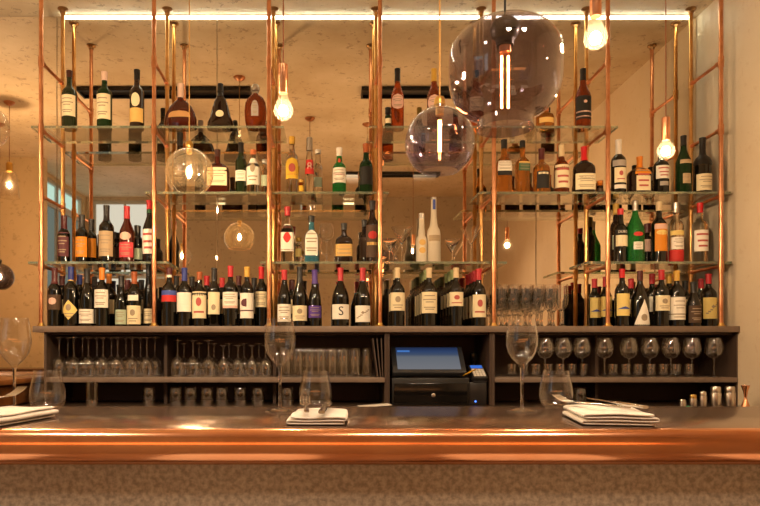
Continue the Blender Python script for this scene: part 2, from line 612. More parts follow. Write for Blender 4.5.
# --- top glass shelf
A('whisky_bottle', 'dark green whisky bottle with deep red cap, leftmost on the top glass shelf', 1, 69.5, 71, 15, 'spirit', 'g_olive', ('c_brown', 78), [(97, 118, 'p_cream', None, None, 'lines')])
A('whisky_bottle', 'green bottle with pale pink cap and cream label, second on top shelf', 1, 104.5, 72, 15, 'spirit', 'g_dkgreen', ('c_pinkcap', 81), [(96, 121, 'p_cream', None, None, 'lines')])
A('whisky_bottle', 'brown bottle with black cap, small oval upper label and cream lower label', 1, 137, 70, 14.5, 'spirit', 'g_brown', ('c_black', 80), [(110, 124, 'p_gold_l', None, None, None), (95, 109, 'p_cream', .62, 'oval', None)])
A('cognac_decanter', 'wide round-shouldered dark cognac decanter with pale cap on the top shelf', 1, 180.5, 84, 34, 'decanter', 'g_maroon', ('c_pinkcap', 98), [(112.5, 119, 'p_tan', .75, 'arch', None)], ky=.42)
A('cognac_decanter', 'flared black-stoppered dark cognac decanter with small oval label', 1, 220.5, 84, 27, 'xo', 'g_brown', ('c_black', 97), [(112, 119, 'p_cream', .4, 'oval', None)], ky=.6)
A('cognac_decanter', 'amber egg-shaped decanter with flat stopper and dark metal plaque', 1, 255.5, 85, 22.5, 'egg', 'g_cognac', ('c_silver', 94), [(102, 118, 'p_grey_l', .33, 'arch', 'lines')], ky=.6)
A('cognac_bottle', 'cognac bottle with black capsule and round pinkish label, beside the smoked globe', 1, 397.5, 69, 13, 'cone', 'g_orange', ('c_black', 82), [(96, 111, 'p_pink', 1.1, 'oval', 'lines')])
A('miniature_bottle', 'tiny green miniature bottle with black cap beside the cognac bottle', 1, 388, 108, 6, 'spirit', 'g_dkgreen', ('c_black', 116), [(119, 124, 'p_cream', None, None, None)])
A('cognac_bottle', 'cognac bottle with gold-brown cap, top showing above the smoked globe', 1, 434, 69, 14, 'cone', 'g_cognac', ('c_gold', 82), [(97, 112, 'p_pink', 1.1, 'oval', 'lines')])
A('cognac_bottle', 'clear-necked cognac bottle seen through the large smoked drum lamp', 1, 476, 71, 15, 'cone', 'g_orange', ('c_black', 79), [(99, 113, 'p_cream', None, None, 'lines')])
A('spirit_bottle', 'squat amber bottle low beside the drum lamp on the top shelf', 1, 545, 108, 18, 'jug', 'g_amber', ('c_copper', 112), [(120, 125, 'p_gold_l', .9, None, None)])
A('cognac_bottle', 'dark cognac bottle with black cap and striped black label, rightmost on top shelf', 1, 583, 69, 15.5, 'cone', 'g_cognac', ('c_black', 81), [(98, 121, 'p_black_l', 1.3, None, None), (113, 114.4, 'p_pink', 1.25), (118, 119, 'p_pink', 1.25), (102.5, 105.5, 'p_pink', .22, 'oval')])

# --- second glass shelf, left run
A('whisky_bottle', 'dark slim bottle with black cap partly behind the honey glass globe lamp', 2, 180, 133, 13, 'spirit', 'g_brown', ('c_black', 146), [(166, 184, 'p_brown_l', None, None, 'lines')])
A('liqueur_bottle', 'broad square-shouldered dark red bottle with brown stopper and cream label', 2, 217.5, 150, 24, 'squat', 'g_maroon', ('c_brown', 157), [(169, 187, 'p_cream', .75, None, 'lines')], ky=.6, n=4)
A('port_bottle', 'slim dark green bottle with small white label between red and white bottles', 2, 241, 143, 11.5, 'bordeaux', 'g_olive', ('c_black', 153), [(171.5, 182, 'p_white', 1.1, None, 'lines')])
A('rum_bottle', 'clear bottle wrapped in a tall white label with a grey round emblem', 2, 253.3, 150, 13.5, 'spirit', 'g_clear', ('c_copper', 155), [(159, 186, 'p_white', 1.35, None, 'crest')])
A('spirit_bottle', 'plain clear slim bottle right of the white-labelled bottle', 2, 265, 160, 8.5, 'spirit', 'g_clear', ('c_silver', 164), [(176, 187, 'p_mint', 1.0, None, None)])
A('rum_bottle', 'clear rum bottle with yellow cap and big yellow label with red disc', 2, 292, 137, 13, 'spirit', 'g_clear', ('c_gold', 144.5), [(159, 180, 'p_yellow', 1.3, 'arch', 'disc')], text=(0, 'HAVANA CLUB', .0085, .2, 'p_redink'))
A('vodka_bottle', 'slender clear vodka bottle with blue-grey neck and red double-disc label', 2, 309.5, 138, 9.2, 'longneck', 'g_clear', ('c_silver', 151), [(160.5, 175, 'p_red_l', 1.25, None, None)], text=(0, '8', .055, .5, 'p_pink'))
A('vodka_bottle', 'plain clear bottle close behind the red double-disc vodka bottle', 2, 318, 150, 9, 'spirit', 'g_clear', ('c_white', 154), [(178, 188, 'p_mint', 1.0, None, None)], d=3.42)
A('miniature_bottle', 'tiny yellow miniature between the yellow-labelled rum and slender vodka', 2, 301, 180, 5.5, 'spirit', 'g_orange', ('c_gold', 183), [(186, 192, 'p_yellow', None, None, None)])
A('gin_bottle', 'bright green gin bottle with white cap, red seal and white label', 2, 339.3, 148, 14, 'squat', 'g_green', ('c_white', 156.5), [(169, 184, 'p_white', 1.2, None, 'lines'), (159, 163.5, 'p_red_l', .45, 'oval')], text=(0, 'Tanqueray', .016, .55, 'p_redink'))
A('liqueur_bottle', 'dark green round-shouldered herbal liqueur bottle with copper cap', 2, 366, 144, 14, 'squat', 'g_dkgreen', ('c_brownorange', 153), [(168, 186, 'p_black_l', 1.1, None, None)])

# --- second glass shelf, right run
A('bourbon_bottle', 'amber flask-shaped bourbon bottle with black cap, white label and black band', 2, 504, 140, 15.5, 'squat', 'g_amber', ('c_black', 149), [(162, 172, 'p_white', 1.0, None, 'lines'), (172, 176.5, 'p_black_l', 1.0)], ky=.7, n=4)
A('whisky_bottle', 'square amber whisky bottle with a slanted green label', 2, 522.5, 141, 12.5, 'tall', 'g_amber', ('c_black', 148), [(164, 172, 'p_green_l', 1.0, None, 'lines'), (163, 164.5, 'p_gold_l', 1.0)], n=5, ky=1, rz=.12)
A('whisky_bottle', 'round amber whisky bottle with maroon cap and dark label', 2, 541.5, 149, 17, 'squat', 'g_amber', ('c_maroon', 160), [(173, 190, 'p_black_l', .8, None, None), (174, 176, 'p_cream', .6)])
A('whisky_bottle', 'dark-shouldered whisky bottle with cream cap and tall cream label', 2, 561.5, 145, 15, 'squat', 'g_cognac', ('c_cream', 157), [(166, 189, 'p_cream', 1.3, None, 'redlines')])
A('bourbon_bottle', 'squat bourbon bottle with dripping red wax cap and cream label', 2, 584, 147, 21.5, 'squat', 'g_brown', ('c_wax', 161), [(175, 191, 'p_cream', 1.1, None, 'lines')], ky=.7, n=3, text=(0, "Maker's", .022, .7, 'p_ink'))
A('miniature_bottle', 'tiny amber miniature with orange cap right of the red wax bottle', 2, 600, 181, 6.5, 'spirit', 'g_brown', ('c_orange', 186), [(189, 194, 'p_brown_l', None, None, None)])
A('liqueur_bottle', 'dark bottle with white cap, grey band and cream label, beside the copper pipe', 2, 618.5, 140, 14.5, 'spirit', 'g_dark', ('c_white', 155), [(169, 184, 'p_cream', .9, None, 'redcrest'), (161.5, 167.5, 'p_grey_l', 1.2), (186, 190, 'p_white', .9)])
A('liqueur_bottle', 'wide squat black liqueur bottle with orange cap and narrow upright label', 2, 639.5, 157, 23, 'squat', 'g_brown', ('c_orange', 169), [(172.5, 192.5, 'p_cream', .5, None, 'redlines'), (170, 176, 'p_orange_l', .62)], ky=.8, n=3)
A('liqueur_bottle', 'dark bottle with red script on white label behind the bare bulb', 2, 661, 148, 15, 'spirit', 'g_dark', ('c_black', 158), [(167, 180, 'p_white', 1.1, None, 'redlines'), (183, 187, 'p_grey_l', .6)])
A('liqueur_bottle', 'tall dark green bottle with dark cap and small pale label', 2, 683.5, 136, 15, 'cone', 'g_dkgreen', ('c_black', 146), [(175, 185, 'p_beige', .55, None, 'lines'), (161, 165, 'p_beige', .9)])
A('liqueur_bottle', 'black long-capped bottle with silver sash and cream label, rightmost on second shelf', 2, 702.5, 138, 17, 'squat', 'g_dark', ('c_black', 166), [(175.5, 192, 'p_cream', 1.2, None, 'lines')])

# --- third glass shelf
A('liqueur_bottle', 'dark slim bottle with maroon label, leftmost on the third shelf', 3, 64, 216, 12, 'spirit', 'g_dark', ('c_maroon', 229), [(233, 257, 'p_maroon_l', 1.25, None, 'lines')])
A('liqueur_bottle', 'dark bottle with bright orange label, front one of the orange pair', 3, 82, 215, 12.5, 'spirit', 'g_dark', ('c_black', 228), [(237.5, 257.5, 'p_orange_l', 1.25, None, 'lines')])
A('liqueur_bottle', 'dark bottle with orange label standing behind the other orange-labelled one', 3, 91.5, 219.5, 11, 'spirit', 'g_dark', ('c_black', 231), [(239, 258, 'p_orange_l', 1.25, None, None)], d=3.42)
A('port_bottle', 'stout dark bottle with black cap and beige label on third shelf', 3, 106.5, 205.5, 14.8, 'spirit', 'g_dark', ('c_black', 222), [(232, 257, 'p_beige', 1.25, None, 'lines')])
A('brandy_bottle', 'brandy bottle with long red capsule and red and pink label', 3, 127, 206.5, 15, 'cone', 'g_maroon', ('c_red', 219), [(243, 258, 'p_hotpink', 1.2, None, 'lines'), (233, 241, 'p_pink', .8, 'oval')])
A('liqueur_bottle', 'small dark bottle half hidden behind the red-capsuled brandy', 3, 117, 233, 10, 'spirit', 'g_dark', ('c_black', 239), [(248, 259, 'p_brown_l', 1.1, None, None)], d=3.43)
A('liqueur_bottle', 'dark bottle standing back between brandy and red-capped vermouth', 3, 137.8, 226, 11, 'spirit', 'g_dark', ('c_black', 236), [(249, 260, 'p_mint', 1.1, None, None)], d=3.40)
A('vermouth_bottle', 'dark vermouth bottle with red cap, green neck ring and white and red label', 3, 149.5, 200.5, 13.5, 'cone', 'g_dark', ('c_wax', 209.5), [(230, 254.5, 'p_white', 1.25, None, 'redlines'), (210, 213.5, 'p_green_l', 1.4)])
A('gin_bottle', 'clear gin bottle with red cap and white label showing a red guard', 3, 287.5, 207, 13.5, 'squat', 'g_clear', ('c_red', 216), [(224.5, 252, 'p_white', 1.2, None, None), (233, 243.5, 'p_red_l', .36, 'diamond'), (250, 251, 'p_ink', 1.1)], n=4, ky=.9, text=(0, 'BEEFEATER', .0095, .85, 'p_redink'))
A('spirit_bottle', 'small clear bottle between red-capped gin and blue gin', 3, 298.5, 238, 7, 'spirit', 'g_clear', ('c_gold', 242), [(249, 257, 'p_lyellow', 1.0, None, None)], d=3.38)
A('gin_bottle', 'pale blue glass gin bottle with white arched label', 3, 311.5, 216, 14, 'squat', 'g_blue', ('c_black', 222.5), [(230, 256, 'p_white', .85, 'arch', 'lines')], n=5, ky=.8)
A('rum_bottle', 'squat square rum bottle with black cap and amber label', 3, 344, 223.5, 17.5, 'squat', 'g_brown', ('c_black', 230), [(245, 257, 'p_gold_l', 1.15, None, 'lines')], n=4, ky=.8)
A('rum_bottle', 'tall dark rum bottle with colourful red and gold label by the centre pipe', 3, 372.3, 201, 13.5, 'spirit', 'g_brown', ('c_black', 210), [(226, 258, 'p_brown_l', 1.2, None, None), (232, 240, 'p_red_l', .7, 'oval'), (243, 246, 'p_gold_l', 1.0)])
A('rum_bottle', 'dark bottle standing just behind the tall colourful-labelled rum bottle', 3, 364.5, 220, 10, 'spirit', 'g_brown', ('c_black', 227), [(238, 258, 'p_brown_l', 1.2, None, None)], d=3.42)
A('vodka_bottle', 'smaller frosted pale vodka bottle beside the taller frosted one', 3, 421.5, 213.5, 11.3, 'longneck', 'g_frost', ('c_silver', 219), [(240, 246, 'p_gold_l', .6, 'oval'), (248, 254, 'p_gold_l', .6, 'oval')])
A('vodka_bottle', 'tall frosted pale vodka bottle with blue strip on its long neck', 3, 433.7, 197.5, 13.8, 'longneck', 'g_frost', ('c_silver', 200), [(236, 242, 'p_beige', .9, None, 'lines'), (200, 210, 'p_blue_l', .5)])
A('aperitif_bottle', 'aperitif bottle with red cap, white banner and cream label, nearest the right pipe', 3, 620.5, 209, 13, 'spirit', 'g_dark', ('c_wax', 215), [(236, 247, 'p_cream', 1.1, None, None), (230.5, 235, 'p_black_l', 1.2)], text=(1, 'DUBO', .017, .5, 'p_white'))
A('aperitif_bottle', 'dark bottle with yellow cap behind the bannered aperitif bottle', 3, 616, 204, 11, 'spirit', 'g_brown', ('c_gold', 215), [(236, 250, 'p_mint', 1.1, None, None)], d=3.43)
A('vermouth_bottle', 'bright green vermouth bottle with silver cap, red oval and white label', 3, 635.2, 201, 17.5, 'cone', 'g_green', ('c_silver', 211), [(243, 250.5, 'p_white', .55, None, 'lines'), (233, 237.5, 'p_red_l', .55, 'oval')])
A('aperitif_bottle', 'dark bottle with maroon cap tucked behind the green vermouth', 3, 647, 224, 10, 'spirit', 'g_dark', ('c_maroon', 233), [(240, 252, 'p_pink', 1.1, None, None)], d=3.43)
A('amaro_bottle', 'dark bottle with cream cap and long orange label on third shelf', 3, 659, 202, 15, 'spirit', 'g_dark', ('c_cream', 211), [(224.5, 252, 'p_orange_l', 1.0, None, None), (225, 230, 'p_pink', 1.05), (231, 236, 'p_lyellow', .8, 'oval')])
A('aperitif_bottle', 'short red bottle squeezed beside the orange-labelled amaro', 3, 669, 236, 7, 'spirit', 'g_red', ('c_wax', 240), [(247, 258, 'p_red_l', 1.1, None, None)], d=3.40)
A('aperitif_bottle', 'clear bottle of red aperitif with grey cap, yellow band and white label', 3, 675.8, 203, 14.5, 'spirit', 'g_clear', ('c_silver', 213), [(238, 250, 'p_white', 1.05, None, 'lines'), (231.5, 236, 'p_lyellow', 1.2), (250.6, 262.5, 'p_red_l', 1.5)])
A('pastis_bottle', 'clear bottle with red cap and white label, rightmost on the third shelf', 3, 700, 203, 15, 'spirit', 'g_clear', ('c_wax', 213), [(231, 252, 'p_white', 1.2, None, 'redlines')])

# --- wine on the grey counter
A(WINE, 'dark wine bottle with brown label and pink oval, leftmost on the counter', 0, 54.6, 268, 14, 'bordeaux', 'g_dark', ('c_maroon', 284), [(295, 310, 'p_brown_l', 1.3, None, None), (298, 305, 'p_pink', .6, 'oval')])
A(WINE, 'wine bottle with blue and gold capsule and yellow diamond label', 0, 71, 267, 15, 'bordeaux', 'g_dark', ('c_blue', 280), [(300.5, 320, 'p_lyellow', 1.25, 'diamond', 'crest'), (278.5, 281, 'p_gold_l', 1.5)])
A(WINE, 'wine bottle with black capsule and low white label, third on the counter', 0, 87, 269, 15, 'burgundy', 'g_dark', ('c_black', 283), [(309.5, 323.5, 'p_white', 1.3, None, 'lines')])
A(WINE, 'wine bottle with orange capsule and white sketch label', 0, 102, 268, 14.5, 'bordeaux', 'g_dark', ('c_orange', 280), [(290, 308, 'p_white', 1.2, None, 'lines')])
A(WINE, 'short dark wine bottle with a pale green low label', 0, 121.3, 276, 11.5, 'burgundy', 'g_dark', ('c_black', 287), [(310, 324.5, 'p_mint', 1.25, None, 'lines')])
A(WINE, 'wine bottle with cream collar label above a larger cream label', 0, 134.3, 272, 14.3, 'bordeaux', 'g_dark', ('c_brownorange', 284), [(306, 324.5, 'p_cream', 1.25, None, 'crest'), (295.5, 301, 'p_white', .8)])
A(WINE, 'tall slim flute-shaped wine bottle with low cream label beside copper pipe', 0, 148.8, 264, 11.5, 'burgundy', 'g_dark', ('c_black', 276), [(309, 323.5, 'p_cream', 1.25, None, 'lines')], d=3.335)
A(WINE, 'wine bottle with blue and red wrap label right of the pipe', 0, 169.3, 268, 15, 'bordeaux', 'g_dark', ('c_maroon', 275), [(295.5, 302, 'p_red_l', 1.35, None, None), (291, 295.5, 'p_blue_l', 1.35), (275, 277.5, 'p_white', 1.4)])
A(WINE, 'wine bottle with blue capsule and plain white label', 0, 184.5, 268, 15, 'bordeaux', 'g_dark', ('c_blue', 281), [(293, 312, 'p_white', 1.3, None, None)])
A(WINE, 'wine bottle with tall cream label printed with a pale crest', 0, 199.6, 272, 14.5, 'bordeaux', 'g_dark', ('c_brownorange', 280), [(292, 318.5, 'p_cream', 1.25, None, 'redcrest')])
A(WINE, 'wine bottle with narrow cream label and small dark seal', 0, 214.2, 268, 12.5, 'bordeaux', 'g_dark', ('c_black', 281), [(292.5, 314.5, 'p_cream', 1.15, None, 'seal')])
A(WINE, 'wine bottle with maroon capsule, white label and reddish lower edge', 0, 230.5, 266, 15.5, 'bordeaux', 'g_dark', ('c_red', 277), [(292.5, 306, 'p_white', 1.25, None, 'lines'), (306, 308.5, 'p_pink', 1.25)])
A(WINE, 'wine bottle with gold capsule and white label bearing a heart', 0, 247, 267, 14, 'bordeaux', 'g_dark', ('c_gold', 277), [(293.5, 318.5, 'p_white', 1.25, None, 'blot')])
A(WINE, 'wine bottle with bright red capsule and cream label left of second pipe', 0, 261.5, 267, 13.3, 'bordeaux', 'g_dark', ('c_wax', 279), [(292, 307.5, 'p_cream', 1.25, None, 'lines')], d=3.335)
A(WINE, 'red-capsuled burgundy bottle with cream label just right of second pipe', 0, 284.3, 270, 14, 'burgundy', 'g_dark', ('c_red', 280), [(304.5, 322, 'p_white', 1.25, None, 'lines')])
A(WINE, 'sparkling wine bottle with black foil and cream label with gold seal', 0, 299.8, 267, 15, 'burgundy', 'g_dark', ('c_black', 283), [(306, 321, 'p_cream', 1.25, None, 'crest')])
A(WINE, 'wine bottle with purple capsule and purple label', 0, 314.8, 270, 12.8, 'burgundy', 'g_dark', ('c_purple', 284), [(306, 318, 'p_purple_l', 1.3, None, 'lines')])
A(WINE, 'burgundy bottle with red capsule and white label with a large S', 0, 340.5, 268, 17.5, 'burgundy', 'g_dark', ('c_red', 281), [(304.8, 319.5, 'p_white', 1.25, None, None)], text=(0, 'S', .062, .52, 'p_black_l'))
A(WINE, 'burgundy bottle with red capsule and white label with black leaping figure', 0, 362.7, 268, 15.5, 'burgundy', 'g_dark', ('c_red', 281), [(306, 322.3, 'p_white', 1.25, None, 'sketch')])


def wine_row(x, ytop, w, shape, cap, lab, count, desc, grp, back_cap=None):
    ords = ['front', 'second', 'third', 'rearmost']
    for k in range(count):
        d0 = SHELF_D[0]
        d = d0 + .082 * k
        px = CX + (x - CX) * d0 / d
        t = lambda y: CY - (CY - y) * d0 / d
        z = SHELF_Z[0]
        A(WINE, ('front' if k == 0 else 'second' if k == 1 else 'third' if k == 2 else 'rearmost') + ' bottle of ' + desc, 0, px, t(ytop), w * d0 / d, shape, 'g_dark', ((cap if k == 0 else back_cap or cap), t(cap_y)), [(t(lab[0]), t(lab[1]), lab[2], 1.25, None, lab[3])], d=d, group=grp)


cap_y = 278
wine_row(397.3, 268, 15, 'bordeaux', 'c_cream', (293, 311, 'p_cream', 'crest'), 2, 'the crest-labelled pair right of the centre pipe', 'crest-labelled wine')
wine_row(429, 268, 16, 'bordeaux', 'c_cream', (292.5, 313.5, 'p_cream', 'lines'), 4, 'the cream-capsuled row behind the till', 'cream-capsuled wine row', 'c_greencap')
wine_row(456, 268, 14.5, 'bordeaux', 'c_cream', (292.5, 306.5, 'p_cream', 'redcrest'), 4, 'the short-labelled row second left of the glasses', 'short-labelled wine row', 'c_greencap')
cap_y = 280
wine_row(478.7, 269, 14, 'bordeaux', 'c_red', (295, 317.5, 'p_cream', 'redcrest'), 4, 'the red-capsuled row next to the stored glasses', 'red-capsuled wine row')
A(WINE, 'wine bottle with yellow label and red capsule left of the right pipe', 0, 594.5, 279, 11.5, 'bordeaux', 'g_dark', ('c_red', 288), [(298, 318, 'p_lyellow', 1.2, None, 'view')], d=3.42)
A(WINE, 'yellow-labelled wine bottle half hidden behind the right copper pipe', 0, 605.5, 277, 12, 'bordeaux', 'g_dark', ('c_red', 287), [(297, 317, 'p_lyellow', 1.2, None, 'view')], d=3.42)
A(WINE, 'wine bottle with yellow and blue view label right of the pipe', 0, 622, 269, 14, 'bordeaux', 'g_dark', ('c_wax', 278), [(294, 316, 'p_lyellow', 1.2, None, 'view')])
A(WINE, 'wine bottle with white triangular label and maroon capsule', 0, 640, 271, 17.5, 'burgundy', 'g_dark', ('c_maroon', 281), [(300, 326, 'p_white', 1.15, 'tri', 'seal')])
A(WINE, 'red-capped wine bottle standing back between triangle and cream labels', 0, 652, 274, 11.5, 'bordeaux', 'g_dark', ('c_red', 284), [(297, 312, 'p_white', 1.2, None, None)], d=3.43)
A(WINE, 'wine bottle with pinkish red capsule and half-height cream label', 0, 661.5, 270, 15.5, 'bordeaux', 'g_dark', ('c_red', 280), [(296, 311, 'p_cream', 1.2, None, 'crest')])
A(WINE, 'wine bottle with gold capsule and white label ruled near its foot', 0, 676.8, 271, 15.5, 'bordeaux', 'g_dark', ('c_gold', 281), [(297.5, 320, 'p_white', 1.25, None, 'foot')])
A(WINE, 'black bottle with dark label, no bright capsule, second from right end', 0, 693.5, 282, 14, 'burgundy', 'g_dark', ('c_black', 293), [(306, 323, 'p_brown_l', 1.2, None, 'lines')])
A(WINE, 'wine bottle with red capsule and yellow label drawn in black, rightmost', 0, 708.6, 274, 15, 'bordeaux', 'g_dark', ('c_red', 284), [(298, 319, 'p_lyellow', 1.25, None, 'sketch')], d=3.335)
# second row on the counter, seen between the front bottles
for x, yt, cp, lb in ((62, 276, 'c_maroon', 'between the pink-oval and diamond-labelled bottles'), (79.5, 275, 'c_blue', 'behind the diamond-labelled bottle'),
                      (94.5, 277, 'c_black', 'behind the low white-labelled bottle'), (109, 274, 'c_orange', 'behind the orange-capsuled sketch label'),
                      (127.5, 280, 'c_maroon', 'between the green and cream collared labels'), (141.5, 280, 'c_black', 'behind the collared cream-labelled bottle'),
                      (176.5, 276, 'c_black', 'behind the blue and red wrap label'), (192, 277, 'c_black', 'between white and crested cream labels'),
                      (206.8, 276, 'c_red', 'between the crested and sealed cream labels'), (222.3, 278, 'c_red', 'left of the white label with reddish edge'),
                      (238.8, 276, 'c_maroon', 'left of the heart-labelled bottle'), (254.2, 278, 'c_black', 'right of the heart-labelled bottle'),
                      (292, 280, 'c_maroon', 'behind the black-foiled sparkling bottle'), (631, 279, 'c_red', 'left of the triangular label'),
                      (669, 274, 'c_gold', 'left of the gold-capsuled bottle'), (685, 281, 'c_black', 'right of the gold-capsuled bottle'), (701, 279, 'c_red', 'left of the rightmost yellow label')):
    A(WINE, 'dark wine bottle in the second row, ' + lb, 0, x, yt, 13.6, 'bordeaux', 'g_dark', (cp, yt + 9.5), [(300, 314, 'p_cream', 1.15, None, None)], d=3.45 if x == 701 else 3.40, group='second row of wine on the counter')


# ------------------------------------------------------------------ room
def struct(name, b, mat, parent=None, smooth=False):
    o = link(name, b, mat, parent, smooth=smooth)
    if parent is None:
        o['kind'] = 'structure'
    return o


ZT = 1.833 + ZC                                # ceiling
XR = 2.02
struct('floor', boxm(-4.6, XR + .1, -4.3, .1, -.1, 0), 'floor')
struct('ceiling', boxm(-4.6, XR + .1, -4.3, .1, ZT, ZT + .1), 'ceiling')
struct('wall_back', boxm(-4.6, XR + .1, .02, .12, 0, ZT), 'wall')
struct('wall_right', boxm(XR, XR + .1, -4.3, .02, 0, ZT), 'wall')


def wall_with_hole(axis, c0, c1, u0, u1, h0, h1, z0, z1):
    """a wall slab between c0 and c1 across axis, from u0 to u1 along it, with one opening h0..h1 x z0..z1"""
    b = BM()
    for a, e, za, ze in ((u0, h0, 0, ZT), (h1, u1, 0, ZT), (h0, h1, 0, z0), (h0, h1, z1, ZT)):
        if axis == 'y':
            box(b, a, e, c0, c1, za, ze)
        else:
            box(b, c0, c1, a, e, za, ze)
    return b


# rear wall behind the camera with the daylit window, left wall with the shaded one (both seen in the mirror)
struct('wall_rear', wall_with_hole('y', -4.3, -4.2, -2.95, XR, -2.78, -2.02, ZC + .15, ZC + 1.79), 'rear')
struct('wall_left', wall_with_hole('x', -2.95, -2.85, -4.3, -2.66, -4.12, -2.76, ZC - .1, ZC + 1.79), 'pier')
struct('wall_pier', boxm(-4.6, -2.67, -2.70, -2.6, 0, ZT), 'pier')
struct('wall_side', boxm(-4.6, -4.5, -2.6, .02, 0, ZT), 'pier')


def window(name, axis, c, u0, u1, z0, z1, pane, label):
    root = bpy.data.objects.new(name, None)
    COL.objects.link(root)
    root['kind'] = 'structure'
    b = BM()
    t = .035
    um = (u0 + u1) / 2
    for a, e, za, ze in ((u0, u0 + t, z0, z1), (u1 - t, u1, z0, z1), (u0 + t, u1 - t, z0, z0 + t), (u0 + t, u1 - t, z1 - t, z1), (um - .012, um + .012, z0 + t, z1 - t)):
        if axis == 'y':
            box(b, a, e, c - .03, c + .02, za, ze)
        else:
            box(b, c - .02, c + .03, a, e, za, ze)
    link('window_frame', b, 'frame', root, smooth=False)
    if axis == 'y':
        b = boxm(u0 + t, u1 - t, c - .012, c - .004, z0 + t, z1 - t)
    else:
        b = boxm(c - .012, c - .004, u0 + t, u1 - t, z0 + t, z1 - t)
    link('pane', b, pane, root, smooth=False)


window('window_1', 'y', -4.25, -2.78, -2.02, ZC + .15, ZC + 1.79, 'day', '')
window('window_2', 'x', -2.90, -4.12, -2.76, ZC - .1, ZC + 1.55, 'dusk', '')
window('window_3', 'x', -2.90, -4.12, -2.76, ZC + 1.551, ZC + 1.79, 'sky', '')

# mirror panels on the back wall
edges = [-2.75, -1.473, -.6, .262, 1.14, XR - .003]
desc = ['leftmost mirror panel on the back wall, ending left of the shelves', 'mirror panel behind the leftmost bottles and honey globe lamp', 'mirror panel behind the gin bottles left of centre pipe',
        'mirror panel behind the frosted vodka bottles', 'rightmost mirror panel, meeting the right wall']
for i, (a, e) in enumerate(zip(edges, edges[1:])):
    o = link('mirror_panel', boxm(a + .0015, e - .0015, .001, .019, .9, ZT - .002, .001), 'mirror', smooth=False)
    tag(o, desc[i], 'mirror', 'mirror panels on the back wall')

# LED strip at the head of the mirror
led = thing('led_strip', 'long cool white light strip along the top of the mirror', 'light', (0, 0, 0))
link('housing', boxm(-1.45, 1.99, -.014, -.001, ZT - .006, ZT - .0005), 'c_white', led, smooth=False)
link('diffuser', boxm(-1.445, 1.985, -.0125, -.002, ZT - .0125, ZT - .006, .002), 'led', led)

# black ceiling slots (seen in the mirror)
for x0, x1, y0, y1, lb in ((-1.73, -.53, -1.10, -.95, 'black ceiling slot reflected above the dark cognac decanters'), (.24, 1.0, -1.10, -.95, 'black ceiling slot reflected above the smoked globe lamp'),
                           (.15, 1.15, -3.22, -3.10, 'black ceiling slot far back, reflected under the smoked globe')):
    t = thing('ceiling_track', lb, 'ceiling track', ((x0 + x1) / 2, (y0 + y1) / 2, ZT))
    hx, hy = (x1 - x0) / 2, (y1 - y0) / 2
    b = BM()
    for q in ((-hx, hx, -hy, -hy + .012), (-hx, hx, hy - .012, hy), (-hx, -hx + .012, -hy + .012, hy - .012), (hx - .012, hx, -hy + .012, hy - .012)):
        box(b, *q, -.03, -.0005)
    link('track_frame', b, 'black', t, smooth=False)
    link('track_bed', boxm(-hx + .012, hx - .012, -hy + .012, hy - .012, -.008, -.001), 'black', t, smooth=False)


# ------------------------------------------------------------------ copper pipe frames
FY, RY = -.345, -.076
CT = SHELF_Z[0] + ZC          # counter top
FRX = [-1.410, -.853, -.286, .261, .823, 1.385, 1.943]
FRL = ['leftmost copper pipe frame', 'copper pipe frame left of the honey globe lamp', 'copper pipe frame behind the hanging bulb left of centre', 'centre copper pipe frame', 'copper pipe frame by the amber whisky bottles',
       'copper pipe frame left of the liqueur bottles', 'rightmost copper pipe frame against the wall']
BR = [1.43, 1.0960, .7700, .4240]
for x, lb in zip(FRX, FRL):
    t = thing('pipe_frame', lb + ', running from counter to ceiling', 'pipe frame', (x, 0, CT), 0, 'copper pipe frames')
    H = ZT - CT
    for y, nm in ((FY, 'front_pipe'), (RY, 'rear_pipe')):
        b = BM()
        tube(b, (0, y, .006), (0, y, H - .006), .0105, 14)
        for z in BR:
            tube(b, (0, y, z + ZC - CT - .026), (0, y, z + ZC - CT + .026), .0135, 14)
        pipe = link(nm, b, 'copper' if nm == 'front_pipe' else 'pipe_rear', t)
        link('base_flange', lathe(BM(), [(.022, 0), (.022, .004), (.0145, .007), (.0135, .016)], 16, 0, y), 'brass', pipe)
        link('ceiling_flange', lathe(BM(), [(.0135, H - .026), (.016, H - .014), (.027, H - .006), (.027, H)], 16, 0, y), 'flange', pipe)
    for z in BR:
        b = BM()
        zz = z + ZC - CT
        tube(b, (0, FY + .008, zz), (0, RY - .008, zz), .0085, 12)
        tube(b, (0, FY + .008, zz), (0, FY + .032, zz), .0120, 12)
        tube(b, (0, RY - .032, zz), (0, RY - .008, zz), .0120, 12)
        link('bracket', b, 'copper', t)


# ------------------------------------------------------------------ glass shelves
def glass_shelf(x0, x1, k, lb):
    z = SHELF_Z[k] + ZC
    s = 3.27 / F
    a, e = (x0 - CX) * s, (x1 - CX) * s
    b = BM()
    box(b, a, e, -.330, -.0905, z - .012, z)
    for f in b.faces:
        if abs(f.normal.z) < .5:
            f.material_index = 1
    b.normal_update()
    for f in b.faces:
        f.material_index = 0 if abs(f.normal.z) > .5 else 1
    tag(link('glass_shelf', b, ['shelf_glass', 'shelf_edge'], smooth=False), lb, 'shelf', 'glass shelves on the copper frames')


glass_shelf(31, 284, 1, 'top glass shelf at left carrying whisky and cognac decanters')
glass_shelf(369, 618, 1, 'top glass shelf at right running behind the smoked drum lamp')
glass_shelf(145, 389, 2, 'middle glass shelf carrying the rum and green gin bottles')
glass_shelf(479, 731, 2, 'middle glass shelf at right carrying bourbon and liqueur bottles')
glass_shelf(28, 168, 3, 'lowest glass shelf at far left carrying vermouth and brandy')
glass_shelf(260, 507, 3, 'lowest glass shelf in the centre carrying martini glasses and frosted vodka')
glass_shelf(587, 732, 3, 'lowest glass shelf at right carrying aperitif bottles')

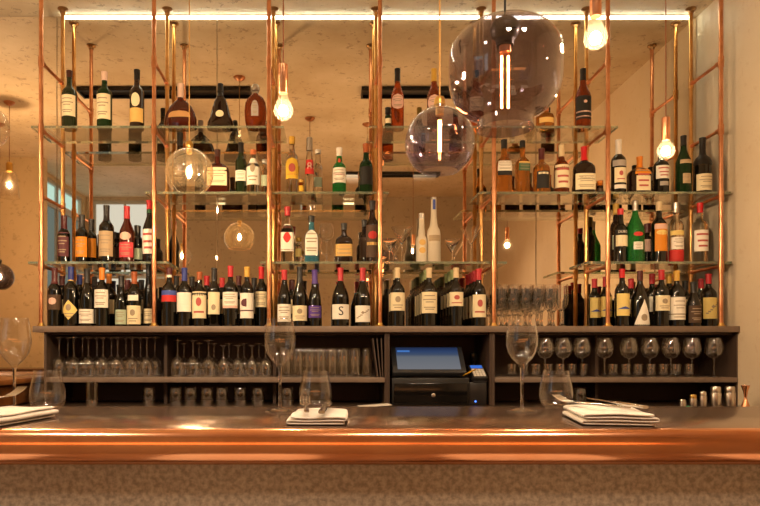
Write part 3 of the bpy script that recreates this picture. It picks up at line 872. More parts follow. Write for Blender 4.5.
# ------------------------------------------------------------------ back counter
XL = -1.435
o = link('back_counter', boxm(XL - .005, XR - .002, -.375, -.001, CT - .03, CT - .0002, .002), 'counter')
tag(o, 'long grey-brown counter slab under the wine bottles', 'counter')
WZ = ZC - .262                # worktop below
LS = ZC - .125                # lower shelf top


def unit(name, lb, x0, x1, shelf, mids):
    t = thing(name, lb, 'shelving', (0, 0, 0), 0, 'shelving units under the counter')
    zt = CT - .0305
    link('back_panel', boxm(x0, x1, -.02, -.002, WZ, zt), 'carcass', t, smooth=False)
    for x in (x0, x1 - .012):
        link('side_panel', boxm(x, x + .012, -.355, -.0205, WZ, zt), 'carcass_edge' if shelf and (x == x0 or x0 > 0) else 'carcass', t, smooth=False)
    for x in mids:
        for za, zb in ((WZ, LS - .0245), (LS + .0005, zt - .0125)):
            link('divider', boxm(x - .008, x + .008, -.262, -.0205, za, zb), 'carcass', t, smooth=False)
    link('top_board', boxm(x0 + .0125, x1 - .0125, -.33, -.0205, zt - .012, zt - .0005), 'carcass', t, smooth=False)
    if shelf:
        link('shelf_board', boxm(x0 + .0125, x1 - .0125, -.365, -.0205, LS - .024, LS, .0015), 'counter', t)
    return t


sx = lambda x, d=3.245: (x - CX) * d / F
unit('shelving_unit', 'open shelving unit at left filled with upside-down stemware', sx(44), sx(387), True, [sx(161), sx(273)])
unit('shelving_unit', 'dark till recess in the middle below the counter', sx(387) + .001, sx(492), False, [])
unit('shelving_unit', 'open shelving unit at right filled with balloon glasses', sx(492) + .001, sx(739), True, [sx(604.5)])
o = link('back_worktop', boxm(-2.6, XR - .002, -.66, -.001, WZ - .04, WZ - .0002, .002), 'dark_floor')
tag(o, 'low steel worktop behind the bar under the open shelving', 'worktop')
o = link('back_cabinet', boxm(-2.6, XR - .002, -.62, -.001, 0, WZ - .0402), 'carcass', smooth=False)
tag(o, 'dark cabinet base hidden behind the bar under the worktop', 'cabinet')
# timber ledge at far left
t = thing('timber_ledge', 'orange-brown timber ledge at the far left behind the wine glass', 'ledge', (0, 0, 0))
b = BM()
for k, (x0, x1, y0, y1) in enumerate(((-2.6, -1.47, -.66, -.01),)):
    box(b, x0, x1, y0, y1, LS - .03, LS - .001, .012)
link('ledge_top', b, 'wood', t)
link('ledge_apron', boxm(-2.58, -1.52, -.60, -.03, WZ, LS - .0305, .02), 'wood', t)


# ------------------------------------------------------------------ glasses
def shell(outer, wall, foot=None):
    """closed profile of a hollow vessel: outer (r, z) from base axis to rim, then back down inside"""
    inner = [(max(r - wall, .0004), z) for r, z in outer[1:]][::-1]
    z_in = outer[0][1] + wall * 1.6
    inner = [(r, max(z, z_in)) for r, z in inner if z > z_in]
    return outer + inner + [(0, z_in)]


def lathe_obj(name, prof, mat, seg=28):
    b = lathe(BM(), prof, seg)
    return b


def stem_glass(h, bowl, foot_r, stem_r, z_bowl, flip=False, wall=.0011):
    """one-piece stemware. bowl: (r, z above z_bowl) list"""
    prof = [(0, 0), (foot_r, 0), (foot_r, .0016), (foot_r * .5, .0045), (stem_r * 1.6, .011), (stem_r, .022), (stem_r, z_bowl - .012), (stem_r * 1.7, z_bowl - .003)]
    prof += [(r, z_bowl + z) for r, z in bowl]
    rim = prof[-1]
    inner = [(max(r - wall, .0005), z_bowl + z) for r, z in bowl[::-1]]
    prof += inner + [(0, z_bowl + bowl[0][1] + .004)]
    b = lathe(BM(), prof, 24)
    if flip:
        zmax = max(v.co.z for v in b.verts)
        for v in b.verts:
            v.co.z = zmax - v.co.z
    return b


def tumbler_bm(h, r_bot, r_mid, r_top, wall=.0013, flip=False, base=.006, seg=28):
    prof = [(0, 0), (r_bot * .9, 0), (r_bot, .003), (r_bot + (r_mid - r_bot) * .75, h * .16), (r_mid, h * .36), (r_mid * .985, h * .5), (r_mid + (r_top - r_mid) * .6, h * .78), (r_top, h)]
    inner = [(r - wall, z) for r, z in prof[:3:-1]] + [(r_bot * .95, base + .004), (0, base)]
    b = lathe(BM(), prof + inner, seg)
    if flip:
        for v in b.verts:
            v.co.z = h - v.co.z
    return b


WB = [(.006, 0), (.018, .008), (.030, .024), (.0365, .046), (.037, .062), (.034, .085), (.030, .108)]


def seat(proto, spots, labels, z, group=None, first=[]):
    out = []
    for k, (x, y) in enumerate(spots):
        if k == 0:
            o = proto
            o.location = (x, y, z)
            o['label'] = labels[0]
        else:
            o = dup(proto, (x, y, z), random.uniform(0, 6), labels[k])
        if group:
            o['group'] = group
        out.append(o)
    return out


ORD = 'first second third fourth fifth sixth seventh eighth ninth tenth eleventh twelfth thirteenth fourteenth'.split()


def one(name, b, mat, cat):
    o = link(name, b, mat)
    o['category'] = cat
    return o


def pxs(xs, d):
    return [((x - CX) * d / F, d - D) for x in xs]


e = .0006
# upside-down wine glasses, left bay (front row and second row)
g = one('wine_glass', stem_glass(.2, [(r * .95, z * .95) for r, z in WB], .031, .0036, .095, True), 'stem', 'glass')
fr = [59.2, 73.8, 88.4, 103, 117.6, 132.2, 146.8]
spots = pxs(fr, 3.30) + pxs([68, 82.5, 97, 111.5, 126, 140.5, 155], 3.385)
seat(g, spots, [ORD[i] + ' upside-down wine glass from the left in the front row, left bay' for i in range(7)] + [ORD[i] + ' upside-down wine glass from the left in the second row, left bay' for i in range(7)], LS + e, 'upside-down wine glasses in the left bay')
# second bay: three larger then four smaller
g = one('wine_glass', stem_glass(.19, [(r * .94, z * .96) for r, z in WB], .030, .0036, .080, True), 'stem', 'glass')
seat(g, pxs([177.5, 193, 208.5], 3.30), [ORD[i] + ' of three tall upside-down wine glasses in the second bay' for i in range(3)], LS + e, 'tall upside-down glasses in the second bay')
g = one('wine_glass', stem_glass(.16, [(r * .84, z * .9) for r, z in WB], .026, .0034, .062, True), 'stem', 'glass')
seat(g, pxs([223.5, 238, 252, 265.5], 3.30), [ORD[i] + ' of four smaller upside-down wine glasses in the second bay' for i in range(4)], LS + e, 'smaller upside-down glasses in the second bay')
g = one('wine_glass', stem_glass(.17, [(r * .84, z * .9) for r, z in WB], .026, .0034, .072, True), 'stem', 'glass')
seat(g, pxs([184, 199, 214, 229, 244, 259], 3.42), [ORD[i] + ' upside-down wine glass from the left in the second bay, back row' for i in range(6)], LS + e, 'back row of the second bay')
# third bay: highballs
g = one('highball_glass', tumbler_bm(.145, .021, .026, .0265, flip=True), 'stem', 'glass')
seat(g, pxs([286, 298, 309.5, 321, 332.5, 344, 355.5, 366.5], 3.30) + pxs([292, 304, 316, 328, 340, 352], 3.38), [ORD[i] + ' upside-down highball glass from the left, third bay front row' for i in range(8)] + [ORD[i] + ' upside-down highball glass from the left, third bay back row' for i in range(6)], LS + e, 'highball glasses in the third bay')
# right bays: balloon glasses in front, small tumblers behind
BL = [(.006, 0), (.024, .006), (.0375, .022), (.0440, .044), (.0425, .066), (.037, .090), (.033, .102)]
g = one('balloon_glass', stem_glass(.2, BL, .033, .0036, .092), 'stem', 'glass')
seat(g, pxs([545, 563.3, 582, 604.5, 629, 650, 671, 692, 714], 3.285), [ORD[i] + ' balloon glass from the left on the right lower shelf' for i in range(9)], LS + e, 'balloon glasses on the right lower shelf')
g = one('small_tumbler', tumbler_bm(.062, .019, .0225, .024), 'stem', 'glass')
tx = [512, 524, 536, 548, 560, 572, 584, 613, 626, 638, 651, 663.5, 676, 689]
seat(g, pxs(tx, 3.40), [ORD[i] + ' small tumbler from the left behind the balloon glasses' for i in range(14)], LS + e, 'small tumblers behind the balloon glasses')
# low tumblers on the worktop
g = one('tumbler', tumbler_bm(.088, .027, .0325, .031, flip=True), 'stem', 'glass')
seat(g, pxs([149, 176, 190.5, 207, 222, 240.5, 258, 287, 305], 3.29), [ORD[i] + ' upside-down tumbler from the left on the low worktop' for i in range(9)], WZ + e, 'upside-down tumblers on the low worktop')
g = one('tumbler', tumbler_bm(.088, .027, .0325, .031, flip=True), 'stem', 'glass')
seat(g, pxs([580], 3.29), ['single upside-down tumbler on the low worktop below the balloon glasses'], WZ + e)
# slim tall tumbler at left
g = one('slim_tumbler', tumbler_bm(.125, .021, .026, .0275), 'stem', 'glass')
seat(g, pxs([92], 3.05), ['slim tall clear tumbler standing alone on the low worktop at left'], WZ + e)
# stored glasses on the counter right of centre
g = one('wine_glass', stem_glass(.225, [(.007, 0), (.017, .008), (.026, .024), (.0295, .048), (.029, .08), (.0265, .126)], .0275, .0034, .082), 'glass', 'glass')
spots, labs = [], []
for r_, (d, nm) in enumerate(((3.285, 'front'), (3.348, 'second'), (3.411, 'third'), (3.474, 'rear'))):
    for k in range(6):
        spots.append((.869 + .0605 * k + (.012 if r_ % 2 else 0), d - D))
        labs.append(ORD[k] + ' upright stemmed glass from the left, %s row on the counter' % nm)
seat(g, spots, labs, CT + e, 'upright stemmed glasses stored on the counter')
# martini glasses and a balloon glass on the third shelf


def martini(h, r):
    zb = h * .52
    prof = [(0, 0), (r * .62, 0), (r * .62, .0015), (r * .3, .004), (.004, .012), (.003, .02), (.003, zb), (.006, zb + .006), (r, h), (r - .0014, h), (.004, zb + .011), (0, zb + .010)]
    return lathe(BM(), prof, 28)


g = one('martini_glass', martini(.188, .056), 'glass', 'glass')
seat(g, pxs([402, 471], 3.38), ['martini glass left of the frosted vodka bottles', 'martini glass right of the frosted vodka bottles, near the pipe'], SHELF_Z[3] + ZC + e, 'martini glasses')
g = one('martini_glass', martini(.112, .043), 'glass', 'glass')
seat(g, pxs([389.5, 452.5], 3.30), ['small cocktail glass beside the centre pipe on the third shelf', 'small cocktail glass just right of the tall frosted vodka'], SHELF_Z[3] + ZC + e, 'small cocktail glasses')
g = one('balloon_glass', stem_glass(.2, [(r * .9, z * .85) for r, z in BL], .032, .0036, .112), 'glass', 'glass')
seat(g, pxs([326.5], 3.34), ['balloon glass between the blue gin and squat rum on third shelf'], SHELF_Z[3] + ZC + e)

# ------------------------------------------------------------------ till and things around it
t = thing('till_monitor', 'black touchscreen till with blue and grey display, leaning back', 'till', tuple(P(428.5, 383, 3.28)))
t.location.z = WZ + .1345
bz = Matrix.Rotation(math.radians(-62), 4, 'X')


def tilt(b, dz=.028, dy=-.045):
    for v in b.verts:
        v.co = bz @ v.co + Vector((0, dy, dz))
    return b


T = 45
bz = Matrix.Rotation(math.radians(T), 4, 'X')
hw, hh = .182, .092
housing = link('housing', tilt(boxm(-hw, hw, 0, 2 * hh, -.035, 0, .006)), 'bezel', t)
b = boxm(-hw + .026, hw - .026, .02, 2 * hh - .012, .0004, .0012)
scr = link('screen', tilt(b), 'screen', t, smooth=False)
b = BM()
box(b, -hw + .032, -hw + .095, 2 * hh - .045, 2 * hh - .033, .0013, .0018)
link('screen_button', tilt(b), 'screen_tab', scr, smooth=False)
b = BM()
loft(b, [(.0003, .11, .05, 4), (.010, .11, .05, 4), (.013, .07, .035, 3), (.060, .05, .016, 3)], 28)
for v in b.verts:
    v.co.y += .035
link('stand', b, 'plastic', t)
# screen uses generated coordinates along its own height: rebuild axis by a flat grid
o = thing('cash_drawer', 'black cash drawer with round silver lock under the till', 'cash drawer', tuple(P(430, 405, 3.26)))
o.location.z = WZ + .0005
link('drawer_case', boxm(-.19, .19, -.02, .28, .001, .134, .004), 'black', o)
link('drawer_front', boxm(-.18, .18, -.026, -.0205, .012, .108, .003), 'blackgloss', o)
b = BM()
lathe(b, [(.0095, 0), (.0095, .008), (.006, .010), (0, .010)], 18)
for v in b.verts:
    v.co = Vector((v.co.x + .012, -.0262 - v.co.z, v.co.y + .050))
link('lock', b, 'steel', o)
o = thing('router_box', 'small black box with blue status light right of the cash drawer', 'electronic box', tuple(P(477, 405, 3.27)))
o.location.z = WZ + .0005
link('box_case', boxm(-.043, .043, -.02, .15, .001, .112, .004), 'plastic', o)
b = BM()
lathe(b, [(.0042, 0), (.0042, .003), (0, .004)], 12)
for v in b.verts:
    v.co = Vector((v.co.x - .012, -.0202 - v.co.z, v.co.y + .018))
link('status_light', b, 'led_blue', o)
o = thing('card_terminal', 'card payment terminal with blue screen and white keys beside the till', 'card terminal', tuple(P(477.5, 383, 3.29)))
o.location.z = WZ + .1135
o.rotation_euler = (0, 0, .12)


def tilt2(b):
    R = Matrix.Rotation(math.radians(38), 4, 'X')
    for v in b.verts:
        v.co = R @ v.co + Vector((0, -.04, .012))
    return b


link('terminal_body', tilt2(boxm(-.04, .04, 0, .105, -.02, .012, .006)), 'plastic', o)
link('terminal_screen', tilt2(boxm(-.03, .03, .074, .096, .0122, .0135)), emis('terminal_blue', '#3c6fd0', .8), o, smooth=False)
b = BM()
for i in range(4):
    for j in range(4):
        box(b, -.031 + .016 * i, -.031 + .016 * i + .0135, .012 + .0145 * j, .012 + .0145 * j + .0115, .0122, .0150)
link('keypad', tilt2(b), 'paper', o, smooth=False)
link('terminal_stand', boxm(-.035, .035, -.045, .055, .0003, .006, .002), 'plastic', o)
b = path_tube(BM(), [P(462, 376, 3.26), P(466, 374, 3.24), P(470, 372, 3.25), P(476, 369, 3.28)], .0035, 8)
tag(link('data_cable', b, 'yellow_cable'), 'short yellow cable running from the till to card terminal', 'cable')
o = thing('phone_receiver', 'small black receiver standing behind the card terminal', 'phone', tuple(P(474, 383, 3.45)))
o.location.z = WZ + .1135
b = BM()
loft(b, [(.0, .022, .016, 3), (.03, .020, .014, 3), (.06, .013, .010, 3), (.10, .013, .010, 3), (.125, .021, .015, 3), (.145, .018, .012, 3)], 24)
link('handset', b, 'blackgloss', o)
o = link('paper_slip', boxm(-.075, .075, -.05, .05, 0, .003, .001), 'paper', loc=tuple(P(374.5, 404, 3.12)))
o.location.z = WZ + .001
o.rotation_euler = (0, math.radians(-4), .1)
o.location.z = WZ + .008
tag(o, 'white card lying on the worktop left of the cash drawer', 'paper')
# menus leaning in the third bay
for k, (x0, x1) in enumerate(((377.5, 372.5), (380.0, 376.5), (382.3, 380.8))):
    d = 3.28
    p0 = (x0 - CX) * d / F
    lean = (x0 - x1) * d / F
    b = BM()
    h = .192
    th = .0045
    q = [(p0 - th / 2, LS + .001), (p0 + th / 2, LS + .001), (p0 - lean + th / 2, LS + h), (p0 - lean - th / 2, LS + h)]
    A0 = [b.verts.new((x, d - D - .03, z)) for x, z in q]
    B0 = [b.verts.new((x, d - D + .12, z)) for x, z in q]
    b.faces.new(A0)
    b.faces.new(B0)
    for i in range(4):
        j = (i + 1) % 4
        b.faces.new((A0[i], A0[j], B0[j], B0[i]))
    tag(link('menu_folder', b, 'carcass_edge', smooth=False), ('leftmost and most leaning', 'middle', 'rightmost and nearly upright')[k] + ' of three thin menu folders beside the till', 'menu', 'menu folders beside the till')

# tins and jigger at right on the worktop
for x0, x1, yt, lb, mt in ((679.5, 686, 399.5, 'smallest steel canister, leftmost of the row at right', 'steel'), (689.5, 696.5, 394.5, 'second steel canister of the row, brass-tinted lid', 'brass'),
                           (699.5, 706.5, 391.5, 'third steel canister with narrow neck', 'steel'), (710.5, 720.8, 386.5, 'tall steel cocktail shaker, left of the two big ones', 'steel'), (724.8, 735, 386.5, 'tall steel cocktail shaker nearest the copper jigger', 'steel')):
    d = 3.02
    s = d / F
    r = (x1 - x0) * s / 2
    h = (CY - yt) * s + ZC - WZ
    t = thing('steel_canister' if h < .09 else 'cocktail_shaker', lb, 'canister' if h < .09 else 'shaker', (((x0 + x1) / 2 - CX) * s, d - D, WZ + .0005))
    hb = h * .72
    link('body', lathe(BM(), [(r * .9, 0), (r * .95, .002), (r, hb * .5), (r, hb - .002), (r * .97, hb)], 24), 'steel', t)
    link('lid', lathe(BM(), [(r * .90, hb + .0003), (r * .92, hb + .002), (r * .9, h - .006), (r * .8, h - .001), (0, h)], 24), mt, t)
d = 3.02
o = link('bottle_stopper', lathe(BM(), [(.013, 0), (.013, .012), (.008, .016), (.007, .020), (0, .021)], 18), 'green_plastic', loc=((688 - CX) * 2.96 / F, 2.96 - D, WZ + .0005))
tag(o, 'small green plastic stopper between the two smallest canisters', 'stopper')
d = 3.0
s = d / F
t = thing('jigger', 'copper hourglass jigger standing at the right end of the worktop', 'jigger', ((745.5 - CX) * s, d - D, WZ + .0005))
h = (CY - 385.5) * s + ZC - WZ
link('lower_cup', lathe(BM(), [(.021, 0), (.0195, .012), (.011, .034), (.006, .05), (.0055, .054)], 24), 'copper', t)
link('upper_cup', lathe(BM(), [(.0055, .0542), (.006, .058), (.010, h * .75), (.0185, h), (.0172, h), (.009, h * .75 + .002), (0, .066)], 24), 'copper_pol', t)

# ------------------------------------------------------------------ the bar
BT = ZC - .14
BF, BB = 1.216 - D, 1.695 - D          # front and back edges of the top
t = thing('bar_counter', 'long bar with dark bronze top, rolled copper edge and mottled front', 'bar', (0, 0, 0))
X0, X1 = -3.2, XR - .004
link('bar_top', boxm(X0, X1, BF, BB, BT - .02, BT, .0008), 'bar_top', t)
prof = [(BF + .0001, BT - .0205), (BF + .0001, BT - .0004)]
for k in range(1, 15):
    a = PI / 2 - k * PI / 14 * .98
    prof.append((BF - .027 * math.cos(a) ** .8 if math.cos(a) > 0 else BF, BT - .031 + .031 * math.sin(a)))
prof = [(BF + .0002, BT)] + [(BF - .028 * math.sin(k * PI / 16) ** .75, BT - .0335 + .0335 * math.cos(k * PI / 16)) for k in range(1, 16)] + [(BF + .0002, BT - .067)]
b = BM()
A0 = [b.verts.new((X0, y, z)) for y, z in prof]
B0 = [b.verts.new((X1, y, z)) for y, z in prof]
for i in range(len(prof)):
    j = (i + 1) % len(prof)
    b.faces.new((A0[i], A0[j], B0[j], B0[i]))
b.faces.new(A0)
b.faces.new(B0)
link('copper_edge', b, 'copper_pol', t, sharp=60)
link('front_panel', boxm(X0, X1, BF + .004, BF + .03, 0, BT - .0205), 'bar_front', t, smooth=False)
link('bar_back', boxm(X0, X1, BB - .04, BB - .02, 0, BT - .0205), 'carcass', t, smooth=False)


# bar stools in front of the bar, below the picture; their pale seats show in the underside of the copper edge
t0 = thing('bar_stool', 'bar stool with pale cushioned seat, second from the left, mirrored in the copper edge', 'stool', (-.21, -2.66, 0), 0, 'bar stools along the bar')
b = BM()
loft(b, [(.735, .17, .16, 4), (.745, .19, .18, 4), (.775, .195, .185, 4), (.79, .18, .17, 4), (.795, .12, .11, 4)], 32)
link('seat', b, 'linen', t0)
link('seat_frame', loft(BM(), [(.71, .16, .15, 4), (.7345, .17, .16, 4)], 32), 'black', t0)
for sx_ in (-1, 1):
    for sy_ in (-1, 1):
        link('leg', tube(BM(), (sx_ * .19, sy_ * .18, .001), (sx_ * .14, sy_ * .13, .709), .011, 10), 'black', t0)
for sy_ in (-1, 1):
    link('foot_rail', tube(BM(), (-.162, sy_ * .165, .24), (.162, sy_ * .165, .24), .007, 8), 'copper', t0)
for x, lb in ((-.88, 'leftmost bar stool, mirrored pale in the copper edge'), (.47, 'bar stool mirrored pale in the copper edge below the till'), (1.13, 'bar stool mirrored pale in the copper edge near the right wall')):
    dup(t0, (x, -2.66, 0), 0, lb)


# place settings
def bar_wine_glass(x, d, lb):
    root = thing('wine_glass', lb, 'glass', ((x - CX) * d / F, d - D, BT + .0005), 0, 'wine glasses on the bar')
    h, zb = .2185, .108
    k = .0372 / .037
    bowl = [(.0048, zb - .006), (.010, zb + .002), (.022, zb + .014), (.032, zb + .030), (.0370, zb + .050), (.0372, zb + .062), (.0345, zb + .085), (.0305, h)]
    prof = [(0, zb - .008)] + bowl
    inner = [(r - .0011, z) for r, z in bowl[:0:-1]]
    prof += [(bowl[-1][0] - .0005, h + .0006)] + inner + [(0, zb + .003)]
    link('bowl', lathe(BM(), prof, 40), 'bar_glass', root)
    link('stem', lathe(BM(), [(.0040, .0092), (.0034, .02), (.0032, .06), (.0038, zb - .014), (.0047, zb - .0063)], 20), 'glass', root)
    link('foot', lathe(BM(), [(0, 0), (.0345, 0), (.0352, .0008), (.0345, .0016), (.02, .0035), (.008, .0065), (.0042, .009), (0, .009)], 40), 'glass', root)


bar_wine_glass(14.5, 1.55, 'tall wine glass at the left end of the bar, beside a tumbler')
bar_wine_glass(280, 1.565, 'tall wine glass in the middle of the bar, left of napkin')
bar_wine_glass(522, 1.565, 'tall wine glass on the bar right of the till')
for x, d, lb in ((47.5, 1.55, 'stemless tumbler at the left end of the bar, touching the napkin'), (315.5, 1.625, 'stemless tumbler behind the middle napkin'), (556, 1.63, 'stemless tumbler behind the right napkin')):
    o = link('stemless_tumbler', tumbler_bm((CY - 370.5) * d / F + .14 - .0005, .026, .0405, .030, .0011, seg=40), 'bar_glass', loc=((x - CX) * d / F, d - D, BT + .0005))
    tag(o, lb, 'glass', 'stemless tumblers on the bar')


def napkin(loc, rz, L, Wd, layers, lb, gap=.0062, seed=0, skew=0):
    """cloth folded back and forth into layers; the folds show along the long edges"""
    rnd = random.Random(seed)
    path = []
    for k in range(layers):
        z = .0022 + gap * k
        a, e_ = (-Wd / 2, Wd / 2) if k % 2 == 0 else (Wd / 2, -Wd / 2)
        sh = .004 * k
        for i in range(7):
            f = i / 6
            path.append((a + (e_ - a) * f + (sh if e_ > a else -sh) * 0, z))
        if k < layers - 1:
            sg = 1 if e_ > a else -1
            path.append((e_ + sg * gap * .55, z + gap * .22))
            path.append((e_ + sg * gap * .62, z + gap * .5))
            path.append((e_ + sg * gap * .55, z + gap * .78))
    b = BM()
    N = 16
    rows = []
    for j in range(N + 1):
        v = -L / 2 + L * j / N
        row = []
        for (w_, z) in path:
            q = z / (gap * layers)
            wob = math.sin(v * 40 + seed) * .0014 * q + math.sin(w_ * 60 + v * 25 + seed * 2) * .0016 * q
            taper = 1 - .10 * abs(v / L) * q
            row.append(b.verts.new((v + rnd.uniform(-.0006, .0006) + skew * w_ + .003 * q * math.sin(seed), w_ * taper, z + wob + .0008)))
        rows.append(row)
    for p_, q_ in zip(rows, rows[1:]):
        for i in range(len(path) - 1):
            b.faces.new((p_[i], p_[i + 1], q_[i + 1], q_[i]))
    o = link('napkin', b, 'linen', loc=loc, sharp=180)
    o.rotation_euler = (0, 0, rz)
    m = o.modifiers.new('cloth_thickness', 'SOLIDIFY')
    m.thickness = .0046
    m.offset = 0
    m = o.modifiers.new('cloth_smooth', 'SUBSURF')
    m.levels = m.render_levels = 1
    return tag(o, lb, 'napkin', 'folded white napkins on the bar')


def fork_bm(L=.19):
    b = BM()
    loft_pts = [(0, .0045, .0014), (.02, .0055, .0016), (.07, .0035, .0016), (.115, .0026, .0018), (.132, .006, .0014), (.142, .0115, .0012), (.150, .0122, .0011)]
    R = []
    for x, w_, th in loft_pts:
        zz = .0015 + (.006 * ((x - .11) / .04) ** 2 if x > .11 else 0) * .0
        R.append([b.verts.new((x, *se(2 * PI * (i + .5) / 12, w_, th, 2.6))) for i in range(12)])
    for a, c in zip(R, R[1:]):
        for i in range(12):
            j = (i + 1) % 12
            b.faces.new((a[i], a[j], c[j], c[i]))
    b.faces.new(R[0])
    b.faces.new(R[-1])
    for k in range(4):
        y = -.0099 + .0066 * k
        path_tube(b, [(.147, y, 0), (.160, y, .0008), (.175, y, .003), (.190, y * .97, .007)], [.0017, .0017, .0015, .0007], 6)
    for v in b.verts:
        f = max(0, (v.co.x - .10) / .09)
        v.co.z += .010 * math.sin(f * PI) * (-.5) + .004
    return b


def knife_bm():
    b = BM()
    pts = [(0, .0065, .0032), (.03, .0075, .0036), (.085, .0062, .0036), (.095, .0045, .0030), (.10, .0085, .0012), (.16, .0098, .0009), (.195, .0085, .0008), (.212, .003, .0006)]
    R = []
    for x, w_, th in pts:
        R.append([b.verts.new((x, *se(2 * PI * (i + .5) / 12, w_, th, 2.4))) for i in range(12)])
    for a, c in zip(R, R[1:]):
        for i in range(12):
            j = (i + 1) % 12
            b.faces.new((a[i], a[j], c[j], c[i]))
    b.faces.new(R[0])
    b.faces.new(R[-1])
    for v in b.verts:
        v.co.z += .0036
    return b


def cutlery(kind, loc, rz, pitch, lb, roll=0):
    o = link(kind, fork_bm() if kind == 'fork' else knife_bm(), 'silver', loc=loc, sharp=50)
    o.rotation_euler = (roll, pitch, rz)
    return tag(o, lb, kind, 'cutlery on the bar')


NT = BT + .0005
G3, G4 = 3 * .0060 + .0045, 4 * .0060 + .0045                     # height of a three-layer napkin
p = P(3, 420, 1.325)
napkin((p.x, p.y, NT), math.radians(82), .205, .115, 4, 'folded white napkin at the left end of the bar', gap=.0060, seed=1)
cutlery('fork', (p.x - .070, p.y - .035, NT + G4), math.radians(77), math.radians(-7), 'fork resting on the left napkin, tines up beside tumbler')
p = P(319, 417, 1.345)
napkin((p.x, p.y, NT), math.radians(88), .19, .108, 3, 'folded white napkin in the middle of the bar, before the tumbler', gap=.0060, seed=3)
cutlery('fork', (p.x - .022, p.y - .095, NT + G3), math.radians(93), math.radians(-3), 'fork lying on the middle napkin with tines towards tumbler')
cutlery('knife', (p.x + .006, p.y - .10, NT + G3), math.radians(86), math.radians(-1), 'knife lying beside the fork on the middle napkin')
p = P(607, 417, 1.345)
napkin((p.x, p.y, NT), math.radians(80), .215, .130, 4, 'folded white napkin at the right of the bar', gap=.0060, seed=5)
cutlery('fork', (p.x + .012, p.y - .075, NT + G4), math.radians(116), math.radians(-2), 'fork lying along the right napkin, tines towards tumbler')
cutlery('knife', (p.x + .050, p.y - .060, NT + G4), math.radians(99), math.radians(-1), 'knife lying beside the fork on the right napkin')


# ------------------------------------------------------------------ pendant lamps
def shell_lathe(outer, wall=.002, seg=48):
    """open shade: outer profile top to bottom as (r, z), doubled inside, closed at both lips"""
    inner = [(r - wall, z) for r, z in outer[::-1]]
    return lathe(BM(), outer + inner, seg, close=True)


def cord_parts(root, z_top, cord, r=.0022, z0=0):
    H = ZT - root.location.z
    link('cord', tube(BM(), (0, 0, z0), (0, 0, H - .02), r, 8), cord, root)
    link('ceiling_rose', lathe(BM(), [(.006, H - .026), (.02, H - .022), (.038, H - .008), (.040, H - .0005)], 24), 'copper', root)


def bare_bulb(x, ysock0, ysock1, ybulb, d, lb, rb=.030):
    s = d / F
    p = P(x, ybulb, d)
    root = thing('pendant_bulb', lb, 'pendant lamp', p, 0, 'bare bulbs on copper holders')
    zs1, zs0 = (ybulb - ysock0) * s, (ybulb - ysock1) * s
    link('lamp_holder', lathe(BM(), [(.0140, zs0), (.0150, zs0 + .002), (.0150, zs1 - .004), (.012, zs1 - .001), (.003, zs1)], 24), 'copper', root)
    b = BM()
    lathe(b, [(0, -rb), (rb * .5, -rb * .87), (rb * .87, -rb * .5), (rb, 0), (rb * .93, rb * .38), (rb * .70, rb * .80), (.0135, zs0 - .004), (.0125, zs0 - .0005)], 32)
    bulb = link('bulb', b, 'bulb_glass', root)
    b = lathe(BM(), [(0, -rb * .55), (rb * .36, -rb * .40), (rb * .48, 0), (rb * .3, rb * .40), (0, rb * .5)], 20)
    link('filament', b, 'bulb', bulb)
    cord_parts(root, 0, 'cord_red', .0022, zs1)


def bulb_glass():
    m, nt, out = newmat('frosted_bulb_glass')
    t = nt.nodes.new('ShaderNodeBsdfTransparent')
    t.inputs['Color'].default_value = (1, .93, .82, 1)
    tr = nt.nodes.new('ShaderNodeBsdfTranslucent')
    tr.inputs['Color'].default_value = (1, .86, .62, 1)
    mx = nt.nodes.new('ShaderNodeMixShader')
    mx.inputs['Fac'].default_value = .005
    nt.links.new(t.outputs[0], mx.inputs[1])
    nt.links.new(tr.outputs[0], mx.inputs[2])
    nt.links.new(mx.outputs[0], out.inputs['Surface'])
    return m


M['bulb_glass'] = bulb_glass()

bare_bulb(283.3, 64, 93.5, 110.5, 2.03, 'bare glowing bulb on a copper holder left of centre')
bare_bulb(595.5, -14, 17, 38, 1.75, 'bare glowing bulb on a copper holder right of the drum lamp', .0305)
bare_bulb(665.8, 117, 140.5, 151, 2.5, 'bare glowing bulb on a copper holder before the liqueur bottles', .032)


